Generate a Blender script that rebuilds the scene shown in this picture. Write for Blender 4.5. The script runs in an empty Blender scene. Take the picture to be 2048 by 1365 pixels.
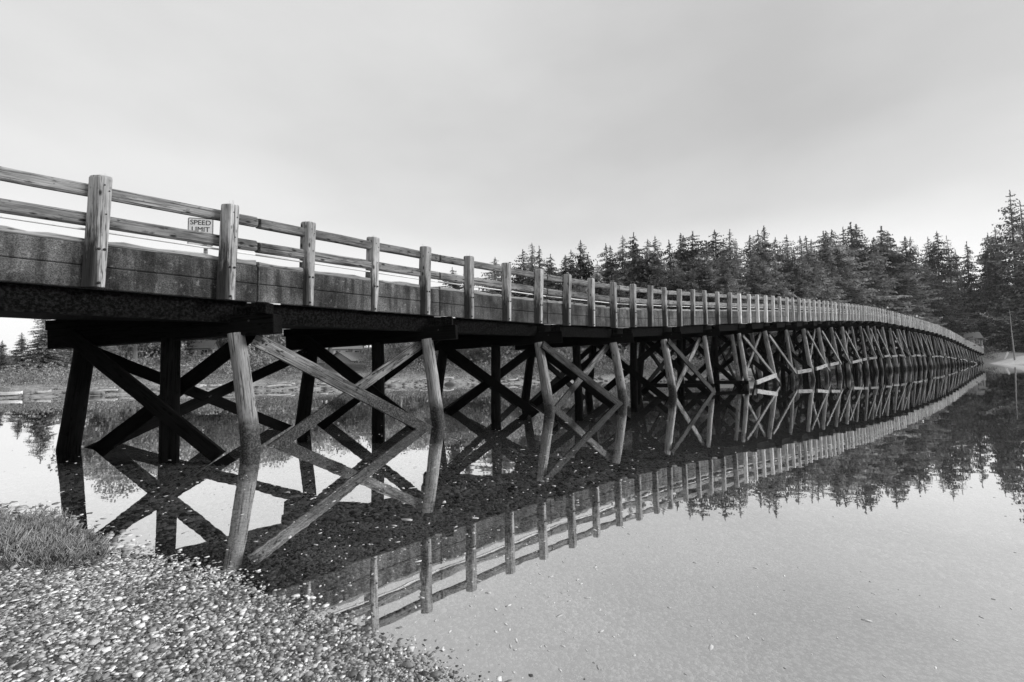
import bpy, bmesh, math, random
import numpy as np
from mathutils import Vector, Matrix
random.seed(7); RNG = np.random.default_rng(11)
S = bpy.context.scene
C = S.collection
PI = math.pi
# ------------------------------------------------------------------ camera
cd = bpy.data.cameras.new("camera"); cam = bpy.data.objects.new("camera", cd); C.objects.link(cam)
cd.sensor_width = 36.0; cd.lens = 900.0/2048*36.0; cd.clip_start = .05; cd.clip_end = 3000
cam.matrix_world = Matrix.Translation((0, 0, 1.8)) @ Matrix.Rotation(PI/2+math.atan(46.5/900), 4, 'X') @ Matrix.Rotation(-.0134, 4, 'Z')
S.camera = cam
# ------------------------------------------------------------------ sky (overcast) and soft sun
w = bpy.data.worlds.new("World"); S.world = w; w.use_nodes = True
nt = w.node_tree; nt.nodes.clear(); L = nt.links.new
def nd(t, typ, **kw):
    n = t.nodes.new(typ)
    for k, v in kw.items(): setattr(n, k, v)
    return n
out = nd(nt, 'ShaderNodeOutputWorld'); bg = nd(nt, 'ShaderNodeBackground')
sky = nd(nt, 'ShaderNodeTexSky'); sky.sky_type = 'NISHITA'; sky.sun_disc = False
SUN_EL, SUN_AZ = math.radians(24), math.radians(90)      # azimuth clockwise from +Y: light comes from the right
sky.sun_elevation = SUN_EL; sky.sun_rotation = SUN_AZ; sky.dust_density = 6; sky.air_density = 1
bw = nd(nt, 'ShaderNodeRGBToBW'); L(sky.outputs[0], bw.inputs[0])
tc = nd(nt, 'ShaderNodeTexCoord'); sp = nd(nt, 'ShaderNodeSeparateXYZ'); L(tc.outputs['Generated'], sp.inputs[0])
ramp = nd(nt, 'ShaderNodeValToRGB'); L(sp.outputs['Z'], ramp.inputs[0])
cr = ramp.color_ramp; cr.interpolation = 'EASE'
vals = [(0.0, .47), (.10, .465), (.20, .425), (.30, .36), (.42, .335), (.55, .345), (.8, .33), (1, .33)]
cr.elements[0].position, cr.elements[0].color = vals[0][0], (vals[0][1],)*3+(1,)
cr.elements[1].position, cr.elements[1].color = vals[-1][0], (vals[-1][1],)*3+(1,)
for p, v in vals[1:-1]:
    e = cr.elements.new(p); e.color = (v, v, v, 1)
mp = nd(nt, 'ShaderNodeMapping'); mp.inputs['Scale'].default_value = (1.0, 1.0, 2.6); mp.inputs['Rotation'].default_value = (.15, .35, .2)
L(tc.outputs['Generated'], mp.inputs[0])
nz = nd(nt, 'ShaderNodeTexNoise'); nz.inputs['Scale'].default_value = 1.9; nz.inputs['Detail'].default_value = 7; nz.inputs['Roughness'].default_value = .5
L(mp.outputs[0], nz.inputs[0])
mr = nd(nt, 'ShaderNodeMapRange'); mr.inputs[1].default_value = .3; mr.inputs[2].default_value = .7; mr.inputs[3].default_value = .91; mr.inputs[4].default_value = 1.09
L(nz.outputs[0], mr.inputs[0])
m1 = nd(nt, 'ShaderNodeMath', operation='MULTIPLY'); L(ramp.outputs[0], m1.inputs[0]); L(mr.outputs[0], m1.inputs[1])
def lobe(dx, dz, k, amp, prev):
    v = Vector((dx, 1, dz)).normalized(); d = nd(nt, 'ShaderNodeVectorMath', operation='DOT_PRODUCT'); nn_ = nd(nt, 'ShaderNodeVectorMath', operation='NORMALIZE'); L(tc.outputs['Generated'], nn_.inputs[0]); L(nn_.outputs[0], d.inputs[0]); d.inputs[1].default_value = v
    a = nd(nt, 'ShaderNodeMath', operation='MULTIPLY_ADD'); L(d.outputs['Value'], a.inputs[0]); a.inputs[1].default_value = k; a.inputs[2].default_value = -k
    e = nd(nt, 'ShaderNodeMath', operation='EXPONENT'); L(a.outputs[0], e.inputs[0])
    f = nd(nt, 'ShaderNodeMath', operation='MULTIPLY_ADD'); L(e.outputs[0], f.inputs[0]); f.inputs[1].default_value = amp; L(prev, f.inputs[2]); return f.outputs[0]
sk = m1.outputs[0]                          # thicker and thinner parts of the cloud sheet
for dx, dz, k, amp in ((.55, .44, 11, -.03), (.95, .62, 10, -.04), (-1.0, .26, 12, .045), (.1, .38, 25, -.015), (1.0, .14, 22, .09), (.35, .05, 25, .05), (-.2, .75, 12, .01)): sk = lobe(dx, dz, k, amp, sk)
m2 = nd(nt, 'ShaderNodeMath', operation='MULTIPLY_ADD'); L(bw.outputs[0], m2.inputs[0]); m2.inputs[1].default_value = .004; L(sk, m2.inputs[2])
L(m2.outputs[0], bg.inputs['Color']); bg.inputs['Strength'].default_value = .80
L(bg.outputs[0], out.inputs[0])
sl = bpy.data.lights.new("sun", 'SUN'); sl.energy = 1.5; sl.angle = math.radians(14); sl.color = (1, 1, 1)
so = bpy.data.objects.new("sun", sl); C.objects.link(so)
sd = Vector((math.sin(SUN_AZ)*math.cos(SUN_EL), math.cos(SUN_AZ)*math.cos(SUN_EL), math.sin(SUN_EL)))
so.rotation_euler = sd.to_track_quat('Z', 'Y').to_euler(); so.location = (60, -10, 60)
vs = S.view_settings; vs.view_transform = 'Standard'; vs.look = 'None'; vs.exposure = 1.33; vs.gamma = 1; vs.use_curve_mapping = False
S.cycles.max_bounces = 8; S.cycles.transparent_max_bounces = 16; S.cycles.diffuse_bounces = 3; S.cycles.glossy_bounces = 3
S.cycles.caustics_reflective = False; S.cycles.caustics_refractive = False

# ------------------------------------------------------------------ materials
def g(v): return (v, v, v, 1)
def newmat(name):
    m = bpy.data.materials.new(name); m.use_nodes = True; t = m.node_tree; t.nodes.clear()
    o = nd(t, 'ShaderNodeOutputMaterial'); b = nd(t, 'ShaderNodeBsdfPrincipled'); t.links.new(b.outputs[0], o.inputs[0])
    b.inputs['Specular IOR Level'].default_value = .2
    return m, t, b, o
def math_(t, op, a, b=None, c=None, clamp=False):
    n = nd(t, 'ShaderNodeMath', operation=op); n.use_clamp = clamp
    for i, v in enumerate((a, b, c)):
        if v is None: continue
        if isinstance(v, (int, float)): n.inputs[i].default_value = v
        else: t.links.new(v, n.inputs[i])
    return n.outputs[0]
def noise(t, vec, scale, detail=4, rough=.55, stretch=None, off=0):
    if stretch is not None:
        mp = nd(t, 'ShaderNodeMapping'); mp.inputs['Scale'].default_value = stretch; t.links.new(vec, mp.inputs[0]); vec = mp.outputs[0]
    n = nd(t, 'ShaderNodeTexNoise'); n.inputs['Scale'].default_value = scale; n.inputs['Detail'].default_value = detail; n.inputs['Roughness'].default_value = rough
    t.links.new(vec, n.inputs[0]); return n.outputs[0]
def rng(t, v, a, b, c, d, clamp=True):
    n = nd(t, 'ShaderNodeMapRange'); n.clamp = clamp; t.links.new(v, n.inputs[0])
    for i, x in zip((1, 2, 3, 4), (a, b, c, d)): n.inputs[i].default_value = x
    return n.outputs[0]
def mix(t, f, a, b):
    n = nd(t, 'ShaderNodeMix', data_type='FLOAT')
    for i, v in zip((0, 2, 3), (f, a, b)):
        if isinstance(v, (int, float)): n.inputs[i].default_value = v
        else: t.links.new(v, n.inputs[i])
    return n.outputs[0]
def bump(t, b, h, strength, dist=.02):
    n = nd(t, 'ShaderNodeBump'); n.inputs['Strength'].default_value = strength; n.inputs['Distance'].default_value = dist
    t.links.new(h, n.inputs['Height']); t.links.new(n.outputs[0], b.inputs['Normal'])
def objvec(t):
    """object coordinates shifted by a random amount per object, so that no two timbers share a grain"""
    tcn = nd(t, 'ShaderNodeTexCoord'); oi = nd(t, 'ShaderNodeObjectInfo')
    c = nd(t, 'ShaderNodeCombineXYZ')
    for i, k in enumerate((37., 53., 71.)): t.links.new(math_(t, 'MULTIPLY', oi.outputs['Random'], k), c.inputs[i])
    a = nd(t, 'ShaderNodeVectorMath', operation='ADD'); t.links.new(tcn.outputs['Object'], a.inputs[0]); t.links.new(c.outputs[0], a.inputs[1])
    return a.outputs[0], tcn.outputs['Object'], oi.outputs['Random']
def zpos(t):
    ge = nd(t, 'ShaderNodeNewGeometry'); s = nd(t, 'ShaderNodeSeparateXYZ'); t.links.new(ge.outputs['Position'], s.inputs[0]); return s.outputs['Z'], ge.outputs['Position']

def wood(name, light, dark, stain=.5, grain=1.0, tide=False, base_shade_stain=False, rough=.85, spec=.2, band_rise=0.0):
    """weathered timber; local X runs along the timber"""
    m, t, b, o = newmat(name)
    b.inputs['Specular IOR Level'].default_value = spec
    v, raw, rnd = objvec(t)
    fine = noise(t, v, 1.0, 6, .65, (1.6, 46, 46))
    crack = noise(t, v, 1.0, 3, .6, (1.1, 30, 30))
    big = noise(t, v, 1.0, 4, .6, (1.3, 5, 5))
    blot = noise(t, v, 1.0, 5, .65, (5.5, 13, 13))
    base = rng(t, fine, .32, .68, dark*.9+light*.1, light)
    k = rng(t, big, .3, .7, 1-.5*stain, 1.12)
    c = math_(t, 'MULTIPLY', base, k)
    ck = rng(t, crack, .37, .44, .22, 1.0); c = math_(t, 'MULTIPLY', c, ck)
    bl = rng(t, blot, .58, .66, 1.0, 1-.85*stain); c = math_(t, 'MULTIPLY', c, bl)
    c = math_(t, 'MULTIPLY', c, rng(t, rnd, 0, 1, .68, 1.2))
    patch = noise(t, v, 1.0, 4, .6, (.9, 2.2, 2.2)); c = math_(t, 'MULTIPLY', c, rng(t, patch, .36, .52, 1-.62*stain, 1.05))
    # knots
    vo = nd(t, 'ShaderNodeTexVoronoi'); vo.inputs['Scale'].default_value = 1.0
    mpp = nd(t, 'ShaderNodeMapping'); mpp.inputs['Scale'].default_value = (2.6, 6.5, 6.5); t.links.new(v, mpp.inputs[0]); t.links.new(mpp.outputs[0], vo.inputs[0])
    kn = rng(t, vo.outputs['Distance'], .10, .20, .12, 1.0); c = math_(t, 'MULTIPLY', c, kn)
    if tide:                                    # wet, weed-grown band left by the tide
        z, pos = zpos(t)
        zn = math_(t, 'MULTIPLY_ADD', noise(t, pos, 2.2, 5, .7), 1.3, z)
        f = rng(t, zn, 1.02+band_rise, 1.5+band_rise, 1.0, 0.0)
        sp_ = noise(t, pos, 26, 3, .7)
        c = mix(t, f, c, rng(t, sp_, .45, .75, .022, .16))
    if base_shade_stain:                              # creosote stain at the foot, widened to paint shade on the side faces
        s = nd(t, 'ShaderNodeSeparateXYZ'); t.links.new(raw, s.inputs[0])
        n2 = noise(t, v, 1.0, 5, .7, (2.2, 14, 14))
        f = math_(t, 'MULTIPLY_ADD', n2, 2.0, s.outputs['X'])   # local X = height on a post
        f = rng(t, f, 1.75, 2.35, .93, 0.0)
        inner = rng(t, s.outputs['Y'], -.02, .02, 0.0, 1.0)     # only on the inner half
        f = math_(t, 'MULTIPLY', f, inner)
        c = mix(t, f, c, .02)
    t.links.new(c, b.inputs['Base Color']); b.inputs['Roughness'].default_value = rough
    hgt = math_(t, 'MULTIPLY', math_(t, 'MULTIPLY_ADD', crack, .8, fine), grain); bump(t, b, hgt, .7, .012)
    return m
M = {}
M['post'] = wood('weathered_post_wood', .55, .20, .45, base_shade_stain=True)
M['rail'] = wood('weathered_rail_wood', .38, .08, .8)
M['pile'] = wood('weathered_pile_wood', .46, .17, .35, tide=True)
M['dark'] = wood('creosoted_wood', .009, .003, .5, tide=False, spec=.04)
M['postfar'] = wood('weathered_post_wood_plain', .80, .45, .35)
M['waler'] = wood('pale_waler_wood', .52, .25, .4)
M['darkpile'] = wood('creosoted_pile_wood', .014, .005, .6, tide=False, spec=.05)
M['midbrace'] = wood('stained_brace_wood', .12, .02, .8, spec=.05)
M['brace'] = wood('weathered_brace_wood', .42, .05, 1.0, tide=True, band_rise=.45)  # dark band reaches higher here, over the lower part of the braces
M['bracefar'] = wood('weathered_brace_wood_dry', .46, .08, .8)
M['curb'] = wood('curb_wood', .40, .22, .4)

m, t, b, o = newmat('fascia_concrete')
v, raw, rnd = objvec(t)
a = noise(t, v, 1.0, 5, .6, (1.2, 1.2, 1.2)); f = noise(t, v, 60, 4, .75); st = noise(t, v, 1.0, 5, .65, (5, 5, .6))
c = rng(t, a, .32, .68, .028, .13); c = math_(t, 'MULTIPLY', c, rng(t, f, .38, .62, .35, 1.7)); c = math_(t, 'MULTIPLY', c, rng(t, st, .38, .58, .38, 1.15)); lich = noise(t, v, 9, 5, .7); c = math_(t, 'ADD', c, rng(t, lich, .60, .70, 0, .12))
c = math_(t, 'MULTIPLY', c, rng(t, rnd, 0, 1, .8, 1.2))
t.links.new(c, b.inputs['Base Color']); b.inputs['Roughness'].default_value = .95; bump(t, b, f, .5, .01); M['conc'] = m

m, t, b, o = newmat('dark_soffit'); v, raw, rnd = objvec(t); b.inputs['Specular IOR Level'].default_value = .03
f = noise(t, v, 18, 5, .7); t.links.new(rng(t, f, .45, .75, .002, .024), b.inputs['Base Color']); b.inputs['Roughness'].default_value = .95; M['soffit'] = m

def plain(name, col, rough=.6, metal=0, var=.25, scale=12, spec=.3):
    m, t, b, o = newmat(name); v, raw, rnd = objvec(t)
    f = noise(t, v, scale, 5, .65)
    t.links.new(rng(t, f, .3, .7, col*(1-var), col*(1+var)), b.inputs['Base Color'])
    b.inputs['Roughness'].default_value = rough; b.inputs['Metallic'].default_value = metal; b.inputs['Specular IOR Level'].default_value = spec
    bump(t, b, f, .15, .01); return m
M['steel'] = plain('galvanised_steel', .5, .5, .3, .2)
M['bolt'] = plain('rusty_bolt', .035, .7, .3, .4)
M['white'] = plain('white_paint', .75, .5, 0, .08)
M['black'] = plain('black_lettering', .015, .5)
M['pipe'] = plain('pale_conduit', .72, .45, 0, .08)
M['plate'] = plain('pale_metal_plate', .55, .5, 0, .2)
M['shell'] = plain('bleached_shell', .72, .5, 0, .2, 60)
M['rock'] = plain('shore_rock', .16, .9, 0, .7, 1.3)
M['fleck'] = plain('pale_flecks', .5, .7, 0, .45, 5)
M['gull'] = plain('white_feathers', .8, .7, 0, .05)
M['gullwing'] = plain('pale_grey_feathers', .4, .7, 0, .1)
M['housewall'] = plain('pale_siding', .42, .7, 0, .12)
M['roof'] = plain('pale_shingle', .34, .8, 0, .2)
M['roofdark'] = plain('grey_shingle', .17, .8, 0, .2)
M['glass'] = plain('dark_window_glass', .03, .1, 0, .1, 4, .6)
M['bark'] = plain('conifer_bark', .10, .95, 0, .4, 9)
M['barkpale'] = plain('pale_bark', .3, .95, 0, .4, 9)
M['log'] = plain('driftwood', .42, .9, 0, .3, 9)

def foliage(name, lo, hi, s1=.45, s2=4.0):
    m, t, b, o = newmat(name); v, raw, rnd = objvec(t)
    a = noise(t, v, s1, 3, .6); f = noise(t, v, s2, 3, .6)
    c = math_(t, 'MULTIPLY', rng(t, a, .36, .64, lo, hi), rng(t, f, .34, .66, .45, 1.6))
    c = math_(t, 'MULTIPLY', c, rng(t, rnd, 0, 1, .65, 1.35))
    t.links.new(c, b.inputs['Base Color']); b.inputs['Roughness'].default_value = .9; b.inputs['Specular IOR Level'].default_value = .1
    tr = nd(t, 'ShaderNodeBsdfTranslucent'); t.links.new(c, tr.inputs[0]); mx = nd(t, 'ShaderNodeMixShader'); mx.inputs[0].default_value = .3
    t.links.new(b.outputs[0], mx.inputs[1]); t.links.new(tr.outputs[0], mx.inputs[2]); t.links.new(mx.outputs[0], o.inputs[0])
    return m
M['fir'] = foliage('fir_needles', .14, .48, 6, 34)
M['firdark'] = foliage('dark_fir_needles', .06, .24, 6, 34)
M['leaf'] = foliage('pale_leaves', .14, .42, 5, 26)
M['scrub'] = foliage('scrub_leaves', .16, .38)
M['plant'] = foliage('marsh_plant_stems', .45, .75)

# ground: gravel near, bed, sand bank, dark soil on the slopes
m, t, b, o = newmat('gravel_and_soil')
z, pos = zpos(t)
ge = nd(t, 'ShaderNodeNewGeometry')
vo = nd(t, 'ShaderNodeTexVoronoi'); vo.inputs['Scale'].default_value = 34; t.links.new(pos, vo.inputs[0])
s = nd(t, 'ShaderNodeSeparateColor'); t.links.new(vo.outputs['Color'], s.inputs[0])
peb = math_(t, 'MULTIPLY', rng(t, s.outputs[0], 0, 1, .08, .55), rng(t, vo.outputs['Distance'], .2, .75, 1.1, .25)); peb = math_(t, 'MULTIPLY', peb, rng(t, z, -.06, 0, 2.6, 1.0)); peb = math_(t, 'MINIMUM', peb, .8)  # brighter under water, making up in colour for light lost at the surface
big = noise(t, pos, .35, 4, .6); fine = noise(t, pos, 3.0, 6, .7)
sand = rng(t, fine, .35, .65, .14, .46)
soil = rng(t, fine, .3, .7, .035, .11)
zz = math_(t, 'MULTIPLY_ADD', big, 1.2, z)
sy = nd(t, 'ShaderNodeSeparateXYZ'); t.links.new(pos, sy.inputs[0])
farf = rng(t, sy.outputs['Y'], 18, 26, 0, 1)
sx = nd(t, 'ShaderNodeSeparateXYZ'); t.links.new(pos, sx.inputs[0])
bankm = rng(t, sx.outputs['X'], 118, 130, 0, 1); bankx = math_(t, 'MULTIPLY', bankm, 5.0); sand = mix(t, bankm, sand, rng(t, fine, .3, .7, .42, .72))
land = mix(t, rng(t, math_(t, 'SUBTRACT', zz, bankx), 1.2, 1.9, 0, 1), sand, soil)
t.links.new(mix(t, farf, peb, land), b.inputs['Base Color']); b.inputs['Roughness'].default_value = .95
bump(t, b, math_(t, 'MULTIPLY', vo.outputs['Distance'], -1), .6, .02); M['ground'] = m

m, t, b, o = newmat('pebbles'); ge = nd(t, 'ShaderNodeNewGeometry')
r = ge.outputs['Random Per Island']
c = mix(t, rng(t, r, .35, .9, 0, 1), rng(t, r, 0, .5, .03, .22), rng(t, math_(t, 'FRACT', math_(t, 'MULTIPLY', r, 17)), 0, 1, .20, .70))
zw, _p = zpos(t); c = math_(t, 'MULTIPLY', c, rng(t, zw, -.05, .0, 3.2, 1.0)); c = math_(t, 'MINIMUM', c, .85)  # submerged pebbles painted lighter to replace light the water surface holds back
c = math_(t, 'MULTIPLY', c, rng(t, noise(t, ge.outputs['Position'], 1.6, 4, .6), .35, .65, .72, 1.22))
fz = noise(t, ge.outputs['Position'], 160, 3, .6); c = math_(t, 'MULTIPLY', c, rng(t, fz, .3, .7, .7, 1.3))
t.links.new(c, b.inputs['Base Color']); b.inputs['Roughness'].default_value = .55; b.inputs['Specular IOR Level'].default_value = .4; M['pebble'] = m

# calm water: strong reflection of the overcast sky, gravel bed showing in the dark reflections
m, t, b, o = newmat('calm_water'); t.nodes.remove(b)
gl = nd(t, 'ShaderNodeBsdfGlossy'); gl.inputs['Roughness'].default_value = .012; gl.inputs['Color'].default_value = g(.96)
tr = nd(t, 'ShaderNodeBsdfTransparent'); tr.inputs[0].default_value = g(.92)
lw = nd(t, 'ShaderNodeLayerWeight'); lw.inputs['Blend'].default_value = .5
fa = rng(t, lw.outputs['Facing'], .45, .75, .64, .79); fb = rng(t, lw.outputs['Facing'], .75, .97, 0, .205); fac = math_(t, 'ADD', fa, fb)
mx = nd(t, 'ShaderNodeMixShader'); t.links.new(fac, mx.inputs[0]); t.links.new(tr.outputs[0], mx.inputs[1]); t.links.new(gl.outputs[0], mx.inputs[2]); t.links.new(mx.outputs[0], o.inputs[0])
z, pos = zpos(t)
r1 = noise(t, pos, 1.0, 3, .5, (.5, 1.1, 1)); r2 = noise(t, pos, 1.0, 2, .5, (7, 12, 1))
hh = math_(t, 'MULTIPLY_ADD', r2, .010, r1)
bn = nd(t, 'ShaderNodeBump'); bn.inputs['Strength'].default_value = .032; bn.inputs['Distance'].default_value = .05
t.links.new(hh, bn.inputs['Height']); t.links.new(bn.outputs[0], gl.inputs['Normal']); M['water'] = m

# ------------------------------------------------------------------ mesh helpers
def tag(o, label=None, cat=None, group=None, kind=None):
    if label: o['label'] = label
    if cat: o['category'] = cat
    if group: o['group'] = group
    if kind: o['kind'] = kind
    return o
def link(name, me, mat, parent=None, mw=None):
    o = bpy.data.objects.new(name, me); C.objects.link(o)
    if mat is not None and len(me.materials) == 0: me.materials.append(mat)
    if mw is not None: o.matrix_world = mw
    if parent is not None: setp(o, parent)
    return o
def setp(o, p):
    o.parent = p; o.matrix_parent_inverse = WM[p.name].inverted() if p.name in WM else Matrix()
WM = {}                                    # world matrices of parents (set by hand: no depsgraph update needed)
def empty(name, loc, rz=0):
    o = bpy.data.objects.new(name, None); C.objects.link(o); o.empty_display_size = .3
    mw = Matrix.Translation(loc) @ Matrix.Rotation(rz, 4, 'Z'); o.matrix_world = mw; WM[o.name] = mw; return o
def npmesh(name, verts, faces, smooth=False, mat_idx=None):
    """faces: (n,3) or (n,4) array"""
    me = bpy.data.meshes.new(name); verts = np.asarray(verts, np.float32); faces = np.asarray(faces, np.int32)
    n, k = faces.shape
    me.vertices.add(len(verts)); me.vertices.foreach_set('co', verts.ravel())
    me.loops.add(n*k); me.loops.foreach_set('vertex_index', faces.ravel())
    me.polygons.add(n); me.polygons.foreach_set('loop_start', np.arange(0, n*k, k, dtype=np.int32)); me.polygons.foreach_set('loop_total', np.full(n, k, np.int32))
    if smooth: me.polygons.foreach_set('use_smooth', np.ones(n, bool))
    me.update(calc_edges=True); me.validate(); return me
def bmmesh(name, bm, smooth=False):
    me = bpy.data.meshes.new(name); bmesh.ops.recalc_face_normals(bm, faces=bm.faces[:]); bm.to_mesh(me); bm.free()
    if smooth:
        for p in me.polygons: p.use_smooth = True
    return me
def prism(bm, pts0, pts1):
    """solid between two matching rings of points"""
    a = [bm.verts.new(p) for p in pts0]; b_ = [bm.verts.new(p) for p in pts1]; n = len(a)
    bm.faces.new(a[::-1]); bm.faces.new(b_)
    for i in range(n): bm.faces.new((a[i], a[(i+1) % n], b_[(i+1) % n], b_[i]))
def box(bm, x0, x1, y0, y1, z0, z1):
    prism(bm, [(x0, y0, z0), (x0, y1, z0), (x0, y1, z1), (x0, y0, z1)], [(x1, y0, z0), (x1, y1, z0), (x1, y1, z1), (x1, y0, z1)])
def frame(p, q, up=Vector((0, 0, 1))):
    """matrix whose X runs from p to q; local Z near 'up'"""
    p, q = Vector(p), Vector(q); x = (q-p).normalized(); y = up.cross(x).normalized(); z = x.cross(y)
    return Matrix(((x.x, y.x, z.x, p.x), (x.y, y.y, z.y, p.y), (x.z, y.z, z.z, p.z), (0, 0, 0, 1))), (q-p).length
def timber(name, p, q, wy, wz, mat, parent, up=Vector((0, 0, 1)), cham=.012, rough_ends=0, wob=.004, seg=None):
    """sawn timber with chamfered edges and slightly uneven faces"""
    mw, Ln = frame(p, q, up); bm = bmesh.new(); n = seg or max(2, int(Ln/.5)); rings = []
    for i in range(n+1):
        x = Ln*i/n; yy, zz, cc = wy/2, wz/2, cham
        ring = [(-yy, -zz+cc), (-yy, zz-cc), (-yy+cc, zz), (yy-cc, zz), (yy, zz-cc), (yy, -zz+cc), (yy-cc, -zz), (-yy+cc, -zz)]
        oy, oz = random.uniform(-wob, wob), random.uniform(-wob, wob)
        rings.append([bm.verts.new((x+(random.uniform(-1, 1)*rough_ends if i in (0, n) else 0), a+oy+random.uniform(-wob, wob)*.5, b_+oz+random.uniform(-wob, wob)*.5)) for a, b_ in ring])
    for i in range(n):
        for j in range(8): bm.faces.new((rings[i][j], rings[i][(j+1) % 8], rings[i+1][(j+1) % 8], rings[i+1][j]))
    bm.faces.new(rings[0][::-1]); bm.faces.new(rings[-1])
    return link(name, bmmesh(name, bm), mat, parent, mw)
def log_(name, p, q, r0, r1, mat, parent, seg=14, n=None, wob=.02, bend=.03):
    mw, Ln = frame(p, q, Vector((0, 1, 0)) if abs((Vector(q)-Vector(p)).normalized().z) > .7 else Vector((0, 0, 1)))
    bm = bmesh.new(); n = n or max(4, int(Ln/.25)); rings = []
    ph = [random.uniform(0, 6.28) for _ in range(5)]; by, bz = random.uniform(-bend, bend), random.uniform(-bend, bend)
    for i in range(n+1):
        u = i/n; r = r0+(r1-r0)*u; cy, cz = by*math.sin(PI*u), bz*math.sin(PI*u); ring = []
        for j in range(seg):
            a = 2*PI*j/seg
            rr = r*(1+wob*math.sin(2*a+ph[0])+wob*.8*math.sin(3*a+ph[1]+u*5)+wob*.7*math.sin(u*17+ph[2]+a))
            ring.append(bm.verts.new((Ln*u, cy+rr*math.cos(a), cz+rr*math.sin(a))))
        rings.append(ring)
    for i in range(n):
        for j in range(seg): bm.faces.new((rings[i][j], rings[i][(j+1) % seg], rings[i+1][(j+1) % seg], rings[i+1][j]))
    bm.faces.new(rings[0][::-1]); bm.faces.new(rings[-1])
    return link(name, bmmesh(name, bm, True), mat, parent, mw)

# ------------------------------------------------------------------ terrain
FAR = np.array([(-400, 90), (-120, 34), (-60, 27), (-40, 29), (-33.8, 30), (-30.2, 31.2), (-26, 32.4), (-20.2, 34.6), (-16, 35.6), (-10.4, 40.0), (-4.9, 42.0), (0, 41.7), (4.4, 42.5), (9.5, 45.0), (14.1, 42.0), (18.5, 40.3), (23, 43.5), (30, 54), (42, 70), (58, 88), (82, 110), (120, 140), (150, 158), (161, 157), (159, 150), (139, 127), (117, 103), (110, 84), (125, 60), (200, 20), (900, -50), (900, 1500), (-1000, 1500), (-1000, 150)], float)
NEAR = np.array([(-900, 160), (-200, 26), (-60, 12), (-20, 7.8), (-9, 6.3), (-6.45, 5.75), (-4.91, 4.96), (-3.95, 4.42), (-3.45, 4.3), (-2.54, 3.85), (-1.55, 3.34), (-.95, 3.01), (-.38, 2.65), (.2, 2.2), (1.2, .9), (4, -3), (30, -30), (300, -300), (-900, -300)], float)
def sdist(P, poly):
    d = np.full(len(P), 1e9); inside = np.zeros(len(P), bool); n = len(poly)
    for i in range(n):
        a, b_ = poly[i], poly[(i+1) % n]; ab = b_-a; tt = np.clip(((P-a)@ab)/(ab@ab), 0, 1)
        d = np.minimum(d, np.hypot(*(P-a-tt[:, None]*ab).T))
        c = ((a[1] > P[:, 1]) != (b_[1] > P[:, 1])) & (P[:, 0] < (b_[0]-a[0])*(P[:, 1]-a[1])/(b_[1]-a[1]+1e-12)+a[0])
        inside ^= c
    return np.where(inside, d, -d)
def wav(x, y, f, s):
    return np.sin(x*f+s)*np.cos(y*f*1.13+s*2.1)+.5*np.sin(x*f*2.3-y*f*1.7+s*3.7)
def ground(P):
    P = np.atleast_2d(np.asarray(P, float)); x, y = P[:, 0], P[:, 1]
    a = sdist(P, FAR); b_ = sdist(P, NEAR)
    ai = np.maximum(a, 0); bi = np.maximum(b_, 0)
    zf = .75*(1-np.exp(-ai/3.5))+.055*np.clip(ai-3, 0, 200)+.07*np.clip(ai-75, 0, 150)
    zf *= np.clip(.55+(x+60)/90, .55, 1)
    zf = zf+np.clip(ai/20, 0, 1)*.5*wav(x, y, .11, 1.3)
    bk = np.exp(-(((x-150)/30)**2+((y-135)/32)**2)); zf += np.where(a > 0, bk*3.2*(1-np.exp(-ai/9)), 0)
    em = np.exp(-(((x-172)/14)**2+((y-166)/14)**2)); zf += np.where(a > 0, 2.6*em*(1-np.exp(-ai/3)), 0)
    zn = .042*bi+.02*wav(x, y, 1.7, .4)*np.clip(bi, 0, 1)+.012*wav(x, y, 4.1, 2.4)*np.clip(bi*2, 0, 1)
    zn = np.where(bi > 8, .44+.12*(bi-8), zn); zn = np.minimum(zn, 4)
    dd_ = -np.maximum(a, b_); dd_ = np.where(dd_ > 0, dd_, 0); de = np.where(b_ > a, dd_*dd_/(dd_+.9), dd_)+.10*dd_/(dd_+.25)
    zb = -.95*(1-np.exp(-de/9.0))+.006*wav(x, y, 3.1, .7)*np.exp(-dd_/1.0)*np.clip(dd_*4, 0, 1)
    zb = np.where((a < 0) & (b_ < 0), zb, 0)
    return np.where(a > 0, zf, np.where(b_ > 0, zn, zb))
def gz(x, y): return float(ground([(x, y)])[0])
def spacing(lo, hi, n, k):
    u = np.linspace(-1, 1, n); return u
gx = np.sinh(np.linspace(-5.6, 5.6, 330))*6.6-2; gy = np.sinh(np.linspace(-3.0, 6.0, 330))*5.2+4
gx = np.clip(gx, -900, 900); X, Y = np.meshgrid(gx, gy); P = np.stack([X.ravel(), Y.ravel()], 1); Z = ground(P)
V = np.column_stack([P, Z]); n1, n0 = X.shape; idx = np.arange(n1*n0).reshape(n1, n0)
F = np.stack([idx[:-1, :-1], idx[:-1, 1:], idx[1:, 1:], idx[1:, :-1]], -1).reshape(-1, 4)
tag(link('ground', npmesh('ground', V, F, True), M['ground']), kind='structure')
bm = bmesh.new(); vv = [bm.verts.new(p) for p in ((-880, -60, 0), (880, -60, 0), (880, 900, 0), (-880, 900, 0))]; bm.faces.new(vv)
tag(link('water', bmmesh('water', bm), M['water']), kind='structure')

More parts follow.
